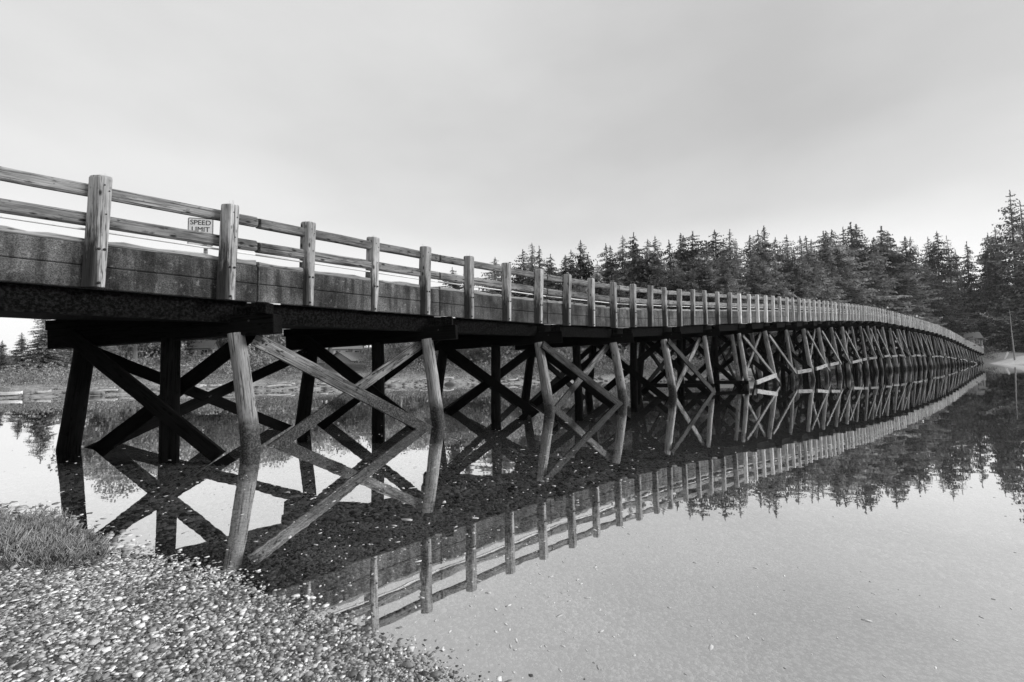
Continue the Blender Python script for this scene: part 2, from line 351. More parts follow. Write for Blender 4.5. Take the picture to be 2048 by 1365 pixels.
# ------------------------------------------------------------------ pebbles and shells on beach and bed
def ico(sub):
    bm = bmesh.new(); bmesh.ops.create_icosphere(bm, subdivisions=sub, radius=1); v = np.array([x.co[:] for x in bm.verts]); f = np.array([[q.index for q in p.verts] for p in bm.faces]); bm.free(); return v, f
def scatter_blobs(name, pts, size, flat, proto, mat, tilt=.35, jit=.22, lift=.1):
    v0, f0 = proto; n = len(pts); k = len(v0)
    r = size[:, None]*np.stack([RNG.uniform(.8, 1.35, n), RNG.uniform(.6, 1.0, n), flat*RNG.uniform(.7, 1.3, n)], 1)
    v = v0[None]*(1+jit*RNG.standard_normal((n, k, 1))*.6)*r[:, None, :]
    a = RNG.uniform(0, 2*PI, n); tx = RNG.normal(0, tilt, n); c, s = np.cos(tx)[:, None], np.sin(tx)[:, None]
    y, z = v[..., 1]*c-v[..., 2]*s, v[..., 1]*s+v[..., 2]*c; x = v[..., 0]
    c, s = np.cos(a)[:, None], np.sin(a)[:, None]; x, y = x*c-y*s, x*s+y*c
    V = np.stack([x+pts[:, :1], y+pts[:, 1:2], z+pts[:, 2:3]+size[:, None]*lift], -1).reshape(-1, 3)
    F = (f0[None]+np.arange(n)[:, None, None]*k).reshape(-1, f0.shape[1])
    return link(name, npmesh(name, V, F, True), mat)
def ring_pts(r0, r1, sp_, az0=-54, az1=52):
    ar = math.radians(az1-az0)/2*(r1*r1-r0*r0); n = int(ar/sp_**2)
    r = np.sqrt(RNG.uniform(r0*r0, r1*r1, n)); a = np.radians(RNG.uniform(az0, az1, n))
    P = np.stack([r*np.sin(a), r*np.cos(a)], 1); z = ground(P); return np.column_stack([P, z])
i1, i2 = ico(1), ico(2)
pa, pb, pc = ring_pts(1.2, 2.9, .0115, -54, 15), ring_pts(2.9, 6.0, .0185, -54, 30), ring_pts(6.0, 13, .045)
px_ = ring_pts(1.2, 2.9, .03, 15, 52)
sz = lambda n, s: s*np.exp(np.clip(RNG.normal(0, .38, n), -1, .75))
ps_ = ring_pts(1.2, 4.8, .11, -54, 15)
PB = np.concatenate([pa, pb, pc, px_, ps_]); SZ = np.concatenate([sz(len(pa), .0080), sz(len(pb), .0118), sz(len(pc), .026), sz(len(px_), .012), sz(len(ps_), .019)])
tag(scatter_blobs('gravel', PB, SZ, .45, i1, M['pebble']), kind='stuff')
# small broken shells: nobody could count them
v2, f2 = i1; cap = v2.copy(); cap[:, 2] = np.where(cap[:, 2] < 0, cap[:, 2]*.15, cap[:, 2])
pa, pb, pc, pd = ring_pts(1.2, 3.4, .065), ring_pts(3.4, 7, .10), ring_pts(7, 14, .26), ring_pts(14, 24, .7)
PB = np.concatenate([pa, pb, pc, pd]); SZ = np.concatenate([sz(len(pa), .010), sz(len(pb), .015), sz(len(pc), .026), sz(len(pd), .04)])
PB[:, 2] += SZ*.35
tag(scatter_blobs('shell_fragments', PB, SZ, .28, (cap, f2), M['shell'], .4, .3), kind='stuff')
# pale flecks of leaf and foam floating on the still water (one mass)
fv, ff = [], []
r_f = np.random.default_rng(5)
for r0, r1, sp_, sz_, az0, az1 in ((2.6, 5, .16, .011, -50, 10), (5, 9, .30, .017, -50, 15), (9, 16, .75, .026, -50, 20), (1.8, 5, .28, .009, 10, 50), (5, 12, .75, .016, 10, 50)):
    P_ = ring_pts(r0, r1, sp_, az0, az1); P_ = P_[P_[:, 2] < -.004]
    for x_, y_, _ in P_:
        a_, q_ = r_f.uniform(0, PI), sz_*math.exp(r_f.normal(0, .45)); m_ = 7; b0 = len(fv); cx, cy = math.cos(a_), math.sin(a_)
        for zz_ in (-.001, .0025):
            for j in range(m_):
                t_ = 2*PI*j/m_; u_, v_ = q_*math.cos(t_)*r_f.uniform(.8, 1.2), q_*.42*math.sin(t_)*r_f.uniform(.7, 1.2); fv.append((x_+u_*cx-v_*cy, y_+u_*cy+v_*cx, zz_))
        for j in range(1, m_-1, 1): ff.append((b0+m_, b0+m_+j, b0+m_+j+1))
        for j in range(m_): k_ = (j+1) % m_; ff.append((b0+j, b0+k_, b0+m_+k_)); ff.append((b0+j, b0+m_+k_, b0+m_+j))
tag(link('floating_flecks', npmesh('floating_flecks', np.array(fv), np.array(ff)), M['fleck']), kind='stuff')
# large clam shells lying on the beach: things
def shell_mesh():
    bm = bmesh.new(); n, mN = 14, 6; top = []
    for i in range(mN+1):
        u = i/mN; row = []
        for j in range(n+1):
            a = -PI*.62+PI*1.24*j/n; R = u*(1+.04*math.sin(j*2.6))
            row.append(bm.verts.new((R*math.sin(a)*.62, -.35+R*(math.cos(a)*.5+.45), .34*math.cos(u*PI/2*.98)*(1 if i else 1))))
        top.append(row)
    for i in range(mN):
        for j in range(n): 
            try: bm.faces.new((top[i][j], top[i+1][j], top[i+1][j+1], top[i][j+1]))
            except ValueError: pass
    bmesh.ops.remove_doubles(bm, verts=bm.verts[:], dist=1e-4)
    me = bmmesh('clam_shell', bm, True); return me
sm = shell_mesh(); sm.materials.append(M['shell'])
big_shells = [(-1.9, 2.35, .05), (-1.42, 2.5, .05), (-.87, 2.15, .045), (-2.55, 2.9, .045), (-3.1, 3.6, .05), (-2.4, 3.3, .04), (-1.15, 1.75, .045), (-1.72, 1.95, .05), (-.55, 1.8, .04), (-2.2, 2.4, .04), (-1.0, 2.6, .035), (-1.9, 3.1, .04), (-2.9, 3.1, .035), (-3.5, 4.05, .045), (-.9, 1.62, .04)]
rs = random.Random(5)
for k in range(40):
    r_ = rs.uniform(1.5, 3.9); a_ = math.radians(rs.uniform(-50, -12)); x_, y_ = r_*math.sin(a_), r_*math.cos(a_)
    if gz(x_, y_) > .015: big_shells.append((x_, y_, rs.uniform(.028, .042)))
for x_, y_, r_ in big_shells:
    o = bpy.data.objects.new('clam_shell', sm); C.objects.link(o); o.location = (x_, y_, gz(x_, y_)+.006); o.scale = (r_,)*3
    o.rotation_euler = (rs.uniform(-.35, .35), rs.uniform(-.35, .35), rs.uniform(0, 6.28))
    tag(o, 'bleached white clam shell lying loose on the dark pebble beach', 'shell', 'large clam shells on the gravel beach')

# ------------------------------------------------------------------ the bridge
CTRL = [(1.00,-7.570,8.190,5.401),(2.00,-6.034,9.600,5.350),(3.00,-4.950,11.000,5.393),(4.00,-3.758,12.350,5.400),(5.00,-2.537,13.550,5.411),(6.00,-1.305,14.750,5.401),(7.00,-0.079,15.890,5.400),(8.00,1.113,16.980,5.419),(9.00,2.329,18.100,5.417),(10.00,3.530,19.250,5.436),(11.00,4.742,20.350,5.493),(12.00,5.934,21.500,5.580),(13.00,7.126,22.700,5.676),(14.00,8.242,23.800,5.773),(15.00,9.466,25.000,5.892),(16.00,10.680,26.200,6.019),(17.00,11.933,27.400,6.141),(18.00,13.253,28.600,6.255),(19.00,14.606,29.800,6.364),(23.28,20.005,34.800,6.895),(26.96,24.652,39.100,7.275),(33.19,32.504,46.400,7.940),(44.39,46.631,59.500,9.005),(50.27,54.023,66.400,9.516),(60.04,66.883,77.200,9.677),(69.35,79.162,87.500,9.703),(82.60,96.733,102.000,9.470),(97.33,116.369,118.000,8.505),(112.95,137.179,135.000,7.009),(131.70,162.493,155.000,5.128)]
ci = [c_[0] for c_ in CTRL]
def AX(i):
    """point on the line of post tops for post number i"""
    if i < 1: return Vector((-7.57+(i-1)*1.27, 8.19+(i-1)*1.22, 5.40))
    k = 0
    while k < len(ci)-2 and ci[k+1] < i: k += 1
    p0, p1, p2, p3 = [Vector(CTRL[min(max(j, 0), len(CTRL)-1)][1:]) for j in (k-1, k, k+1, k+2)]
    i0, i1_, i2_, i3 = [ci[min(max(j, 0), len(CTRL)-1)] for j in (k-1, k, k+1, k+2)]
    m1 = (p2-p0)/max(i2_-i0, .1); m2 = (p3-p1)/max(i3-i1_, .1); h = i2_-i1_; u = (i-i1_)/h
    return (2*u**3-3*u**2+1)*p1+(u**3-2*u**2+u)*h*m1+(-2*u**3+3*u**2)*p2+(u**3-u**2)*h*m2
UP = Vector((0, 0, 1))
bridge = empty('timber_trestle_bridge', (-4, 12, 0))
tag(bridge, 'long weathered timber trestle bridge with post and rail sides crossing the calm water', 'bridge')
CROSS = Vector((-1, .05, -.045))           # direction of the bents: away from the near side
def off(v, y=0, z=0): return Vector((v.x+y, v.y, v.z+z))

# --- posts: cut askew, their faces follow the bents and the rail line
def post_mesh(udir, hgt, seed, lean):
    rr = random.Random(seed); bm = bmesh.new(); u = udir.normalized()*.19; c = Vector((-.225, .012, 0)); ch = .14
    # local frame: X = up, Y = inward, Z = along
    pr = []
    for A, Bv in ((( 0, 0), None), ((1, 0), None), ((1, 1), None), ((0, 1), None)):
        pr.append(u*(A[0]-.5)+c*A[1])
    ring0 = []
    for k_ in range(4):
        p, a_, b_ = pr[k_], pr[k_-1], pr[(k_+1) % 4]
        ring0.append(p+(a_-p)*.07); ring0.append(p+(b_-p)*.07)
    levels = [0, .5, 1.0, 1.5, hgt-.05, hgt-.015, hgt]; scl = [1, 1, 1, 1, 1, .93, .75]
    ctr = sum(pr, Vector())/4; rings = []
    for h_, s_ in zip(levels, scl):
        j = Vector((rr.uniform(-.004, .004), rr.uniform(-.004, .004), 0))
        rings.append([bm.verts.new((h_, *( (ctr+(p-ctr)*s_+j+Vector((lean*h_/2.08, 0, 0))).xy ))) for p in ring0])
    for i in range(len(rings)-1):
        for j in range(8): bm.faces.new((rings[i][j], rings[i][(j+1) % 8], rings[i+1][(j+1) % 8], rings[i+1][j]))
    bm.faces.new(rings[0][::-1]); bm.faces.new(rings[-1])
    # (x=height, y=world X, z=world Y) -> keep handedness via matrix below
    return bm
PM = Matrix(((0, 1, 0, 0), (0, 0, 1, 0), (1, 0, 0, 0), (0, 0, 0, 1)))      # maps local (h, X, Y) to world (X, Y, h)
FLIP = Matrix(((0, -1, 0, 0), (0, 0, 1, 0), (1, 0, 0, 0), (0, 0, 0, 1)))   # same with Y pointing inward
NPOST = 132; HP = 2.08
def post_bm(i):
    p = AX(i); u = AX(i+.3)-AX(i-.3); u.z = 0
    lean = (.085, .07, .05, .045, .05)[i-1] if 1 <= i <= 5 else .03+random.uniform(-.05, .05)
    jz = random.uniform(-.03, .03) if i > 3 else 0
    bm = post_bm_raw(u, i, lean); return p, bm, jz, u, lean
def post_bm_raw(u, i, lean):
    return post_mesh(u, HP, i, lean)
rest = bmesh.new()
bolt_bm = bmesh.new()
bmesh.ops.create_cone(bolt_bm, cap_ends=True, segments=10, radius1=.026, radius2=.024, depth=.012, matrix=Matrix.Translation((0, 0, .006)))
bmesh.ops.create_cone(bolt_bm, cap_ends=True, segments=6, radius1=.015, radius2=.013, depth=.022, matrix=Matrix.Translation((0, 0, .018)))
bolt_me = bmmesh('bolt', bolt_bm); bolt_me.materials.append(M['bolt'])
for i in range(-1, NPOST):
    p, bm, jz, u, lean = post_bm(i)
    # mesh is (h, worldX, worldY); mirror X so that local Y points inward
    for v in bm.verts: v.co = Vector((v.co.x, -v.co.y, v.co.z))
    mw = Matrix.Translation((p.x, p.y, p.z-HP+jz)) @ FLIP
    if i < 98:
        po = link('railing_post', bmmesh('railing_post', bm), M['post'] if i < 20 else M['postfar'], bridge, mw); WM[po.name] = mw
        if i <= 12:
            n = Vector((u.y, -u.x, 0)).normalized(); un = u.normalized()
            for hh_, sx in ((.075, 0), (.70, -.035), (.70, .045), (1.36, .03), (1.80, .05), (1.9, -.02))[: 6 if i < 6 else 3]:
                bp = Vector((p.x, p.y, p.z-HP+hh_+jz))+un*sx+Vector((lean*hh_/2.08, 0, 0))+n*.001
                sc = 1.0 if hh_ < 1 else .5
                q = n.to_track_quat('Z', 'Y').to_matrix().to_4x4()
                bo = link('bolt', bolt_me, None, po, Matrix.Translation(bp) @ q @ Matrix.Scale(sc, 4))
            bs = bmesh.new()
            for k in range(4):
                a0 = Vector((p.x+lean-.11+random.uniform(-.08, .08), p.y+random.uniform(-.06, .06), p.z+jz-.005)); d = Vector((random.uniform(-.5, .5), random.uniform(-.5, .5), 1)).normalized()*random.uniform(.05, .11)
                s_ = Vector((.0014, 0, 0)); s2 = Vector((0, .0014, 0)); prism(bs, [a0-s_-s2, a0+s_-s2, a0+s_+s2, a0-s_+s2], [a0+d-s_-s2, a0+d+s_-s2, a0+d+s_+s2, a0+d-s_+s2])
            link('bird_spikes', bmmesh('bird_spikes', bs), M['steel'], po)
    else:
        tmp = bpy.data.meshes.new('t'); bm.to_mesh(tmp); bm.free(); tmp.transform(mw); rest.from_mesh(tmp); bpy.data.meshes.remove(tmp)
tag(link('railing_post', bmmesh('railing_post', rest), M['postfar'], bridge), kind='stuff')

# --- one run of fascia, curb, rails and slab per span of three posts
JN = [2.4+3*k for k in range(-2, 43)]
def shear_bar(name, p, q, inn, z0, z1, mat, y0=0.0, cham=.02, n=6, jag=0.0, wobz=.0, split=None):
    """bar between two points of the rail line; depth 'inn' along the bents, from height z0 to z1 below the line"""
    bm = bmesh.new(); d = CROSS.copy(); d.z = -.02 if inn > 1 else 0; d = d.normalized(); rings = []
    mw = Matrix.Translation(p); y0 = y0+.19; rr = random.Random(int(abs(p.x)*977+abs(z0)*131) & 0xffff)
    secs = [(z0, z1)] if split is None else [(z0, split-.006), (split+.006, z1)]
    for a_, b_ in secs:
        rings = []
        for i in range(n+1):
            o_ = (q-p)*(i/n); ja = rr.uniform(-jag, jag); top = b_+ja; c_ = cham; w = rr.uniform(-wobz, wobz)
            pr = [(y0, a_+c_), (y0, top-c_), (y0+c_, top), (y0+inn-c_, top), (y0+inn, top-c_), (y0+inn, a_+c_), (y0+inn-c_, a_), (y0+c_, a_)]
            rings.append([bm.verts.new(o_+d*y_+Vector((0, 0, z_+w))) for y_, z_ in pr])
        for i in range(n):
            for j in range(8): bm.faces.new((rings[i][j], rings[i][(j+1) % 8], rings[i+1][(j+1) % 8], rings[i+1][j]))
        bm.faces.new(rings[0][::-1]); bm.faces.new(rings[-1])
    # rotate into a frame whose local X runs along the bar
    x = (q-p).normalized(); y = UP.cross(x).normalized(); z = x.cross(y)
    R = Matrix(((x.x, y.x, z.x, 0), (x.y, y.y, z.y, 0), (x.z, y.z, z.z, 0), (0, 0, 0, 1)))
    me = bmmesh(name, bm); me.transform(R.inverted())
    return link(name, me, mat, bridge, mw @ R)
def curve_pts(a, b_, m): return [AX(a+(b_-a)*i/m) for i in range(m+1)]
for k, j in enumerate(JN):
    j2 = j+3; far_ = j > 60
    A, B_ = AX(j+.012), AX(j2-.012)
    gA, gB = AX(j+.02), AX(j2-.02)
    T = HP
    jz = lambda: random.uniform(-.012, .012)
    def pair(dx, z=0): return A+Vector((dx, 0, z)), B_+Vector((dx, 0, z))
    p, q = pair(-.015)
    shear_bar('fascia_panel', p, q, .22, -2.075, -1.25, M['conc'], cham=.018, split=-1.66)
    p, q = gA+Vector((-.02, 0, jz())), gB+Vector((-.02, 0, jz()))
    shear_bar('curb_timber', p, q, .26, -1.246, -1.15, M['curb'], cham=.02, n=22, jag=.018 if far_ else .03)
    p, q = gA+Vector((.02, 0, jz())), gB+Vector((.02, 0, jz()))
    shear_bar('top_rail', p, q, .15, -.36, -.13, M['rail'], y0=.01, cham=.035, n=8, wobz=.006)
    p, q = gA+Vector((.01, 0, jz())), gB+Vector((.01, 0, jz()))
    shear_bar('lower_rail', p, q, .15, -.92, -.68, M['rail'], y0=.01, cham=.035, n=8, wobz=.006)
    # thin pale conduit slung under the lower rail
    p, q = AX(j)+Vector((-.27, .0, -.985)), AX(j2)+Vector((-.27, .0, -.985))
    log_('conduit', p, q, .022, .022, M['pipe'], bridge, seg=8, n=4, wob=0, bend=0)
    # deck slab hung between the bents: bevelled so that its near edge is set back under the fascia
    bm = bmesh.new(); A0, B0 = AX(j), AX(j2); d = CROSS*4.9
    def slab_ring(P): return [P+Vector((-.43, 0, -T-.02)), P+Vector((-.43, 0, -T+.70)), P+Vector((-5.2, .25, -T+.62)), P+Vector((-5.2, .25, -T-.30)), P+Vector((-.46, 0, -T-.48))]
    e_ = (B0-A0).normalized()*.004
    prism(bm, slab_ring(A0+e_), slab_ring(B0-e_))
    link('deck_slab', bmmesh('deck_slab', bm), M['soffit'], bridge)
# far side kerb of the deck
bm = bmesh.new()
# --- pale drip plates and the bents
def zg(i):                                  # height of the walers near the water
    z = AX(i).z; return max(.12, (z-5.9)*.62)
NB = len(JN)
bents = []
for k in range(1, NB+0):
    j = JN[k]; N = AX(j); zb = N.z-HP; big = k <= 14
    capn = N+Vector((.34, -.12, 0)); L_ = 5.42
    c0 = Vector((capn.x, capn.y, zb-.50)); c1 = c0+Vector((-L_, .42, -.27))
    mw, Ln = frame(c0, c1)
    bm = bmesh.new(); box(bm, 0, Ln, -.17, .17, -.22, .21); bmesh.ops.bevel(bm, geom=bm.edges[:], offset=.015, segments=1, affect='EDGES')
    box(bm, .9, Ln+.07, -.14, .14, .2125, .44)
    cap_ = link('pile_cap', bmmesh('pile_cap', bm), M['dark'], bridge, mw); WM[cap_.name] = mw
    # cap bolt and drip plate at the panel joint
    if k <= 20:
        bp = Vector((c0.x-.55, c0.y-.19, c0.z+.05))
        link('bolt', bolt_me, M['bolt'], cap_, Matrix.Translation(bp) @ Matrix.Rotation(PI/2, 4, 'X'))
    u_ = (AX(j+.5)-AX(j-.5)).normalized()
    bm = bmesh.new(); a_ = N+Vector((.10, 0, -HP-.045))-u_*.22; b__ = N+Vector((.10, 0, -HP-.045))+u_*.22
    prism(bm, [a_, a_+Vector((0, 0, .03)), a_+Vector((-.3, 0, .035)), a_+Vector((-.3, 0, .005))], [b__, b__+Vector((0, 0, .03)), b__+Vector((-.3, 0, .035)), b__+Vector((-.3, 0, .005))])
    link('drip_plate', bmmesh('drip_plate', bm), M['plate'], bridge)
    # a short corbel block on the near end
    bm = bmesh.new(); mwb = Matrix.Translation((c0.x-.28, c0.y-.10, zb-.29)); box(bm, -.16, .16, -.20, .12, -.01, .235)
    link('corbel', bmmesh('corbel', bm), M['soffit'], cap_, mwb)
    def cz(dx): return c0.z-.21-.27*dx/L_-.0
    zt = lambda dx: c0.z-.215-.27*(dx/L_)
    zbed = -1.0
    # piles: near raking outwards, middle plumb, far raking the other way
    rj = lambda a: random.uniform(-a, a)*(2.2 if k > 7 else 1) if k > 3 else 0; rv = lambda: random.uniform(.62, .95) if k > 6 else 1
    near_top = Vector((c0.x-.92, c0.y-.02, zt(.92)+.05)); Hh = near_top.z
    rake = .135
    near_foot = Vector((near_top.x+rake*(Hh-zbed)+rj(.1), near_top.y+rj(.05), zbed))
    mid_top = Vector((c0.x-2.5+rj(.15), c0.y+.15, zt(2.5)+.05)); mid_foot = Vector((mid_top.x+.02+rj(.1), mid_top.y+rj(.1), zbed))
    far_top = Vector((c0.x-4.62, c0.y+.33, zt(4.62)+.05)); far_foot = Vector((far_top.x-.12*(Hh-zbed)+rj(.1), far_top.y, zbed))
    seg = 16 if k < 8 else 10
    r_k = rv(); log_('pile', near_foot, near_top, .215*r_k, .175*r_k, M['pile'], cap_, seg, wob=.03, bend=.07)
    if k > 7 and random.random() < .75: log_('pile', near_foot+Vector((-1.2+rj(.35), .2, 0)), near_top+Vector((-1.0+rj(.3), .1, 0)), .15, .13, M['pile'] if random.random() < .5 else M['darkpile'], cap_, seg, bend=.08)
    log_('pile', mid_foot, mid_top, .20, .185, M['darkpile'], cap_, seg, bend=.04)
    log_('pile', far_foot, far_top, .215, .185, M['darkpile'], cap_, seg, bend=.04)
    zlow = -.35 if Hh < 4.0 else zg(j)-.1
    def xat(top, foot, z): 
        u = (top.z-z)/(top.z-foot.z); return top+(foot-top)*u
    br = []
    def brace(name, a_, b_, w_, th, mat, face):
        """plank lying flat against a bent or a row of piles; 'face' is its broad side's normal"""
        return timber(name, a_, b_, th, w_, mat, cap_, up=Vector(face).cross((Vector(b_)-Vector(a_)).normalized())*-1 if False else None, wob=.006) if False else plank(name, a_, b_, w_, th, mat, Vector(face), cap_)
    def plank(name, a_, b_, w_, th, mat, nrm, par):
        a_, b_ = Vector(a_), Vector(b_); x = (b_-a_).normalized(); z = x.cross(nrm).normalized()
        return timber(name, a_, b_, th, w_, mat, par, up=z, cham=.012, wob=.006)
    zt0 = zt(2)+.0
    yF, yB = -.27, .27
    if Hh > 1.2:
        fx0, fx1 = far_top.x-.5, near_top.x+.35
        lowN = xat(near_top, near_foot, zlow); lowF = xat(far_top, far_foot, zlow)
        ya, yb = c0.y+yF, c0.y+yB+.1
        if Hh < 7.6:
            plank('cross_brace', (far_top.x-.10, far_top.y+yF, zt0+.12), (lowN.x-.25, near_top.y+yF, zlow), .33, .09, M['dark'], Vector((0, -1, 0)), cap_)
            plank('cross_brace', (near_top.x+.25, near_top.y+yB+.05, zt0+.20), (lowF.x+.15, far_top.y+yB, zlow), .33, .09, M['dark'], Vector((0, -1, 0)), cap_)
    if 7 <= k <= 8: plank('waler', (far_top.x-.3, c0.y-.36, .42), (near_top.x+.35, c0.y-.36, .34), .24, .10, M['dark'], Vector((0, -1, 0)), cap_)
    bents.append(dict(k=k, j=j, near_top=near_top, near_foot=near_foot, far_top=far_top, far_foot=far_foot, cap=cap_, zlow=zlow, zt0=zt0, Hh=Hh, c0=c0))
# --- longitudinal bracing planks and walers along the near side
def plank2(name, a_, b_, w_, th, mat, nrm, par):
    a_, b_ = Vector(a_), Vector(b_); x = (b_-a_).normalized(); z = x.cross(nrm).normalized()
    if a_.y < 24:
        q_ = nrm.to_track_quat('Z', 'Y').to_matrix().to_4x4()
        for u in (.035, .05, .5, .955):
            link('bolt', bolt_me, None, par, Matrix.Translation(a_.lerp(b_, u)+nrm*(th/2+.003)+z*random.uniform(-.07, .07)) @ q_ @ Matrix.Scale(.9, 4))
    return timber(name, a_, b_, th, w_, mat, par, up=z, cham=.012, wob=.006, rough_ends=.02)
for a_, b_ in zip(bents[1:], bents[2:]):
    k = a_['k']; u_ = (b_['near_top']-a_['near_top']); u_.z = 0; u_.normalize(); n_ = Vector((u_.y, -u_.x, 0))
    def pt(bt, z, o_=.26):
        t_ = (bt['near_top'].z-z)/(bt['near_top'].z-bt['near_foot'].z); p = bt['near_top']+(bt['near_foot']-bt['near_top'])*t_; return p+n_*o_
    if a_['Hh'] < .9: continue
    zl = .0 if a_['Hh'] < 3.4 else zg(a_['j'])-.05
    ext = u_*.12
    # on the near side: crossing pair in every other bay, single plank further on
    jr = (lambda a: random.uniform(-a, a)) if k > 6 else (lambda a: 0)
    if k in (2, 4, 6, 8) or (k > 8 and k < 38 and k not in (10, 15, 19, 22, 27, 30)):
        q = pt(b_, (zl-.45 if zl < .1 else zl)+jr(.35), .30); p = pt(a_, a_['near_top'].z-.10-abs(jr(.5)), .30)
        if k == 2: p = pt(a_, a_['near_top'].z-.12, .16)+u_*.42
        if k == 2: q = q+(p-q)*.10
        plank2('longitudinal_brace', p-ext, q, .30 if k < 7 else .23, .09, M['midbrace'] if k in (4, 6) else M['brace'] if k < 6 else M['bracefar'], n_, a_['cap'])
    if k in (2, 4, 6, 8, 11, 14, 17):
        p = pt(b_, b_['near_top'].z-.12, -.28); q = pt(a_, zl-.4 if zl < .1 else zl, -.28)
        plank2('longitudinal_brace', p, q, .28 if k < 7 else .22, .09, M['brace'] if k < 6 else M['bracefar'], n_, a_['cap'])
    if k in (2, 4, 5, 7, 9, 10, 12, 13, 15):                # far side bracing, dark
        def pf(bt, z): 
            t_ = (bt['far_top'].z-z)/(bt['far_top'].z-bt['far_foot'].z); return bt['far_top']+(bt['far_foot']-bt['far_top'])*t_
        plank2('longitudinal_brace', pf(a_, a_['far_top'].z-.1), pf(b_, -.3), .28, .09, M['dark'], n_, a_['cap'])
        plank2('longitudinal_brace', pf(b_, b_['far_top'].z-.1), pf(a_, -.3), .28, .09, M['dark'], n_, a_['cap'])
    if k >= 8 and a_['Hh'] > 2.4:
        z0_, z1_ = zg(a_['j']), zg(b_['j'])
        if k % 4 != 1: plank2('waler', pt(a_, z0_+jr(.12), .36)-u_*random.uniform(-.9, .3), pt(b_, z1_+jr(.12), .36)-u_*random.uniform(-.2, 2.0), .30, .12, M['waler'] if k in (8, 10, 11, 12, 14) else M['rail'], n_, a_['cap'])
# joint stuff of the last bay
# ------------------------------------------------------------------ speed limit sign on the far side of the deck
def text_mesh(s, size, loc, mw, name='lettering'):
    cu = bpy.data.curves.new(name, 'FONT'); cu.body = s; cu.size = size; cu.align_x = 'CENTER'; cu.align_y = 'CENTER'; cu.extrude = .0015
    ob = bpy.data.objects.new(name, cu); C.objects.link(ob); dg = bpy.context.evaluated_depsgraph_get(); me = bpy.data.meshes.new_from_object(ob.evaluated_get(dg)); bpy.data.objects.remove(ob)
    me.transform(Matrix.Translation(loc)); return me
sg = Vector((-8.42, 12.05, 5.50)); sf = Vector((0, -1, 0)).lerp(Vector((.6, -.8, 0)), .4).normalized()
sign = empty('speed_limit_sign', (sg.x, sg.y, 3.9)); tag(sign, 'white rectangular speed limit sign on a pole at the far edge of the bridge deck', 'sign')
rot = Matrix.Rotation(math.atan2(sf.x, -sf.y), 4, 'Z') @ Matrix.Rotation(PI/2, 4, 'X')     # local XY plane faces the camera side
SM = Matrix.Translation(sg) @ rot
bm = bmesh.new(); W_, H_ = .31, .39
def rrect(w_, h_, r_, z_):
    ps = []
    for cx, cy, a0 in ((w_-r_, h_-r_, 0), (-w_+r_, h_-r_, 90), (-w_+r_, -h_+r_, 180), (w_-r_, -h_+r_, 270)):
        for s_ in range(5): a = math.radians(a0+22.5*s_); ps.append((cx+r_*math.cos(a), cy+r_*math.sin(a), z_))
    return ps
prism(bm, rrect(W_, H_, .04, -.004), rrect(W_, H_, .04, 0)); pan = link('sign_panel', bmmesh('sign_panel', bm), M['white'], sign, SM); WM[pan.name] = SM
bm = bmesh.new(); o1, o2 = rrect(W_-.012, H_-.012, .035, .002), rrect(W_-.026, H_-.026, .028, .002)
A1 = [bm.verts.new(p) for p in o1]; A2 = [bm.verts.new(p) for p in o2]
for i in range(len(A1)): bm.faces.new((A1[i], A1[(i+1) % 20], A2[(i+1) % 20], A2[i]))
link('sign_border', bmmesh('sign_border', bm), M['black'], pan, SM)
for s_, sz_, yy in (('SPEED', .185, .255), ('LIMIT', .185, .07), ('25', .34, -.19)):
    link('lettering', text_mesh(s_, sz_, (0, yy, .003), None), M['black'], pan, SM)
bm = bmesh.new(); box(bm, -.045, .045, -.02, .02, -1.7, .05)
link('pole', bmmesh('pole', bm), M['post'], sign, Matrix.Translation(sg+Vector((.13, .03, -.2))))

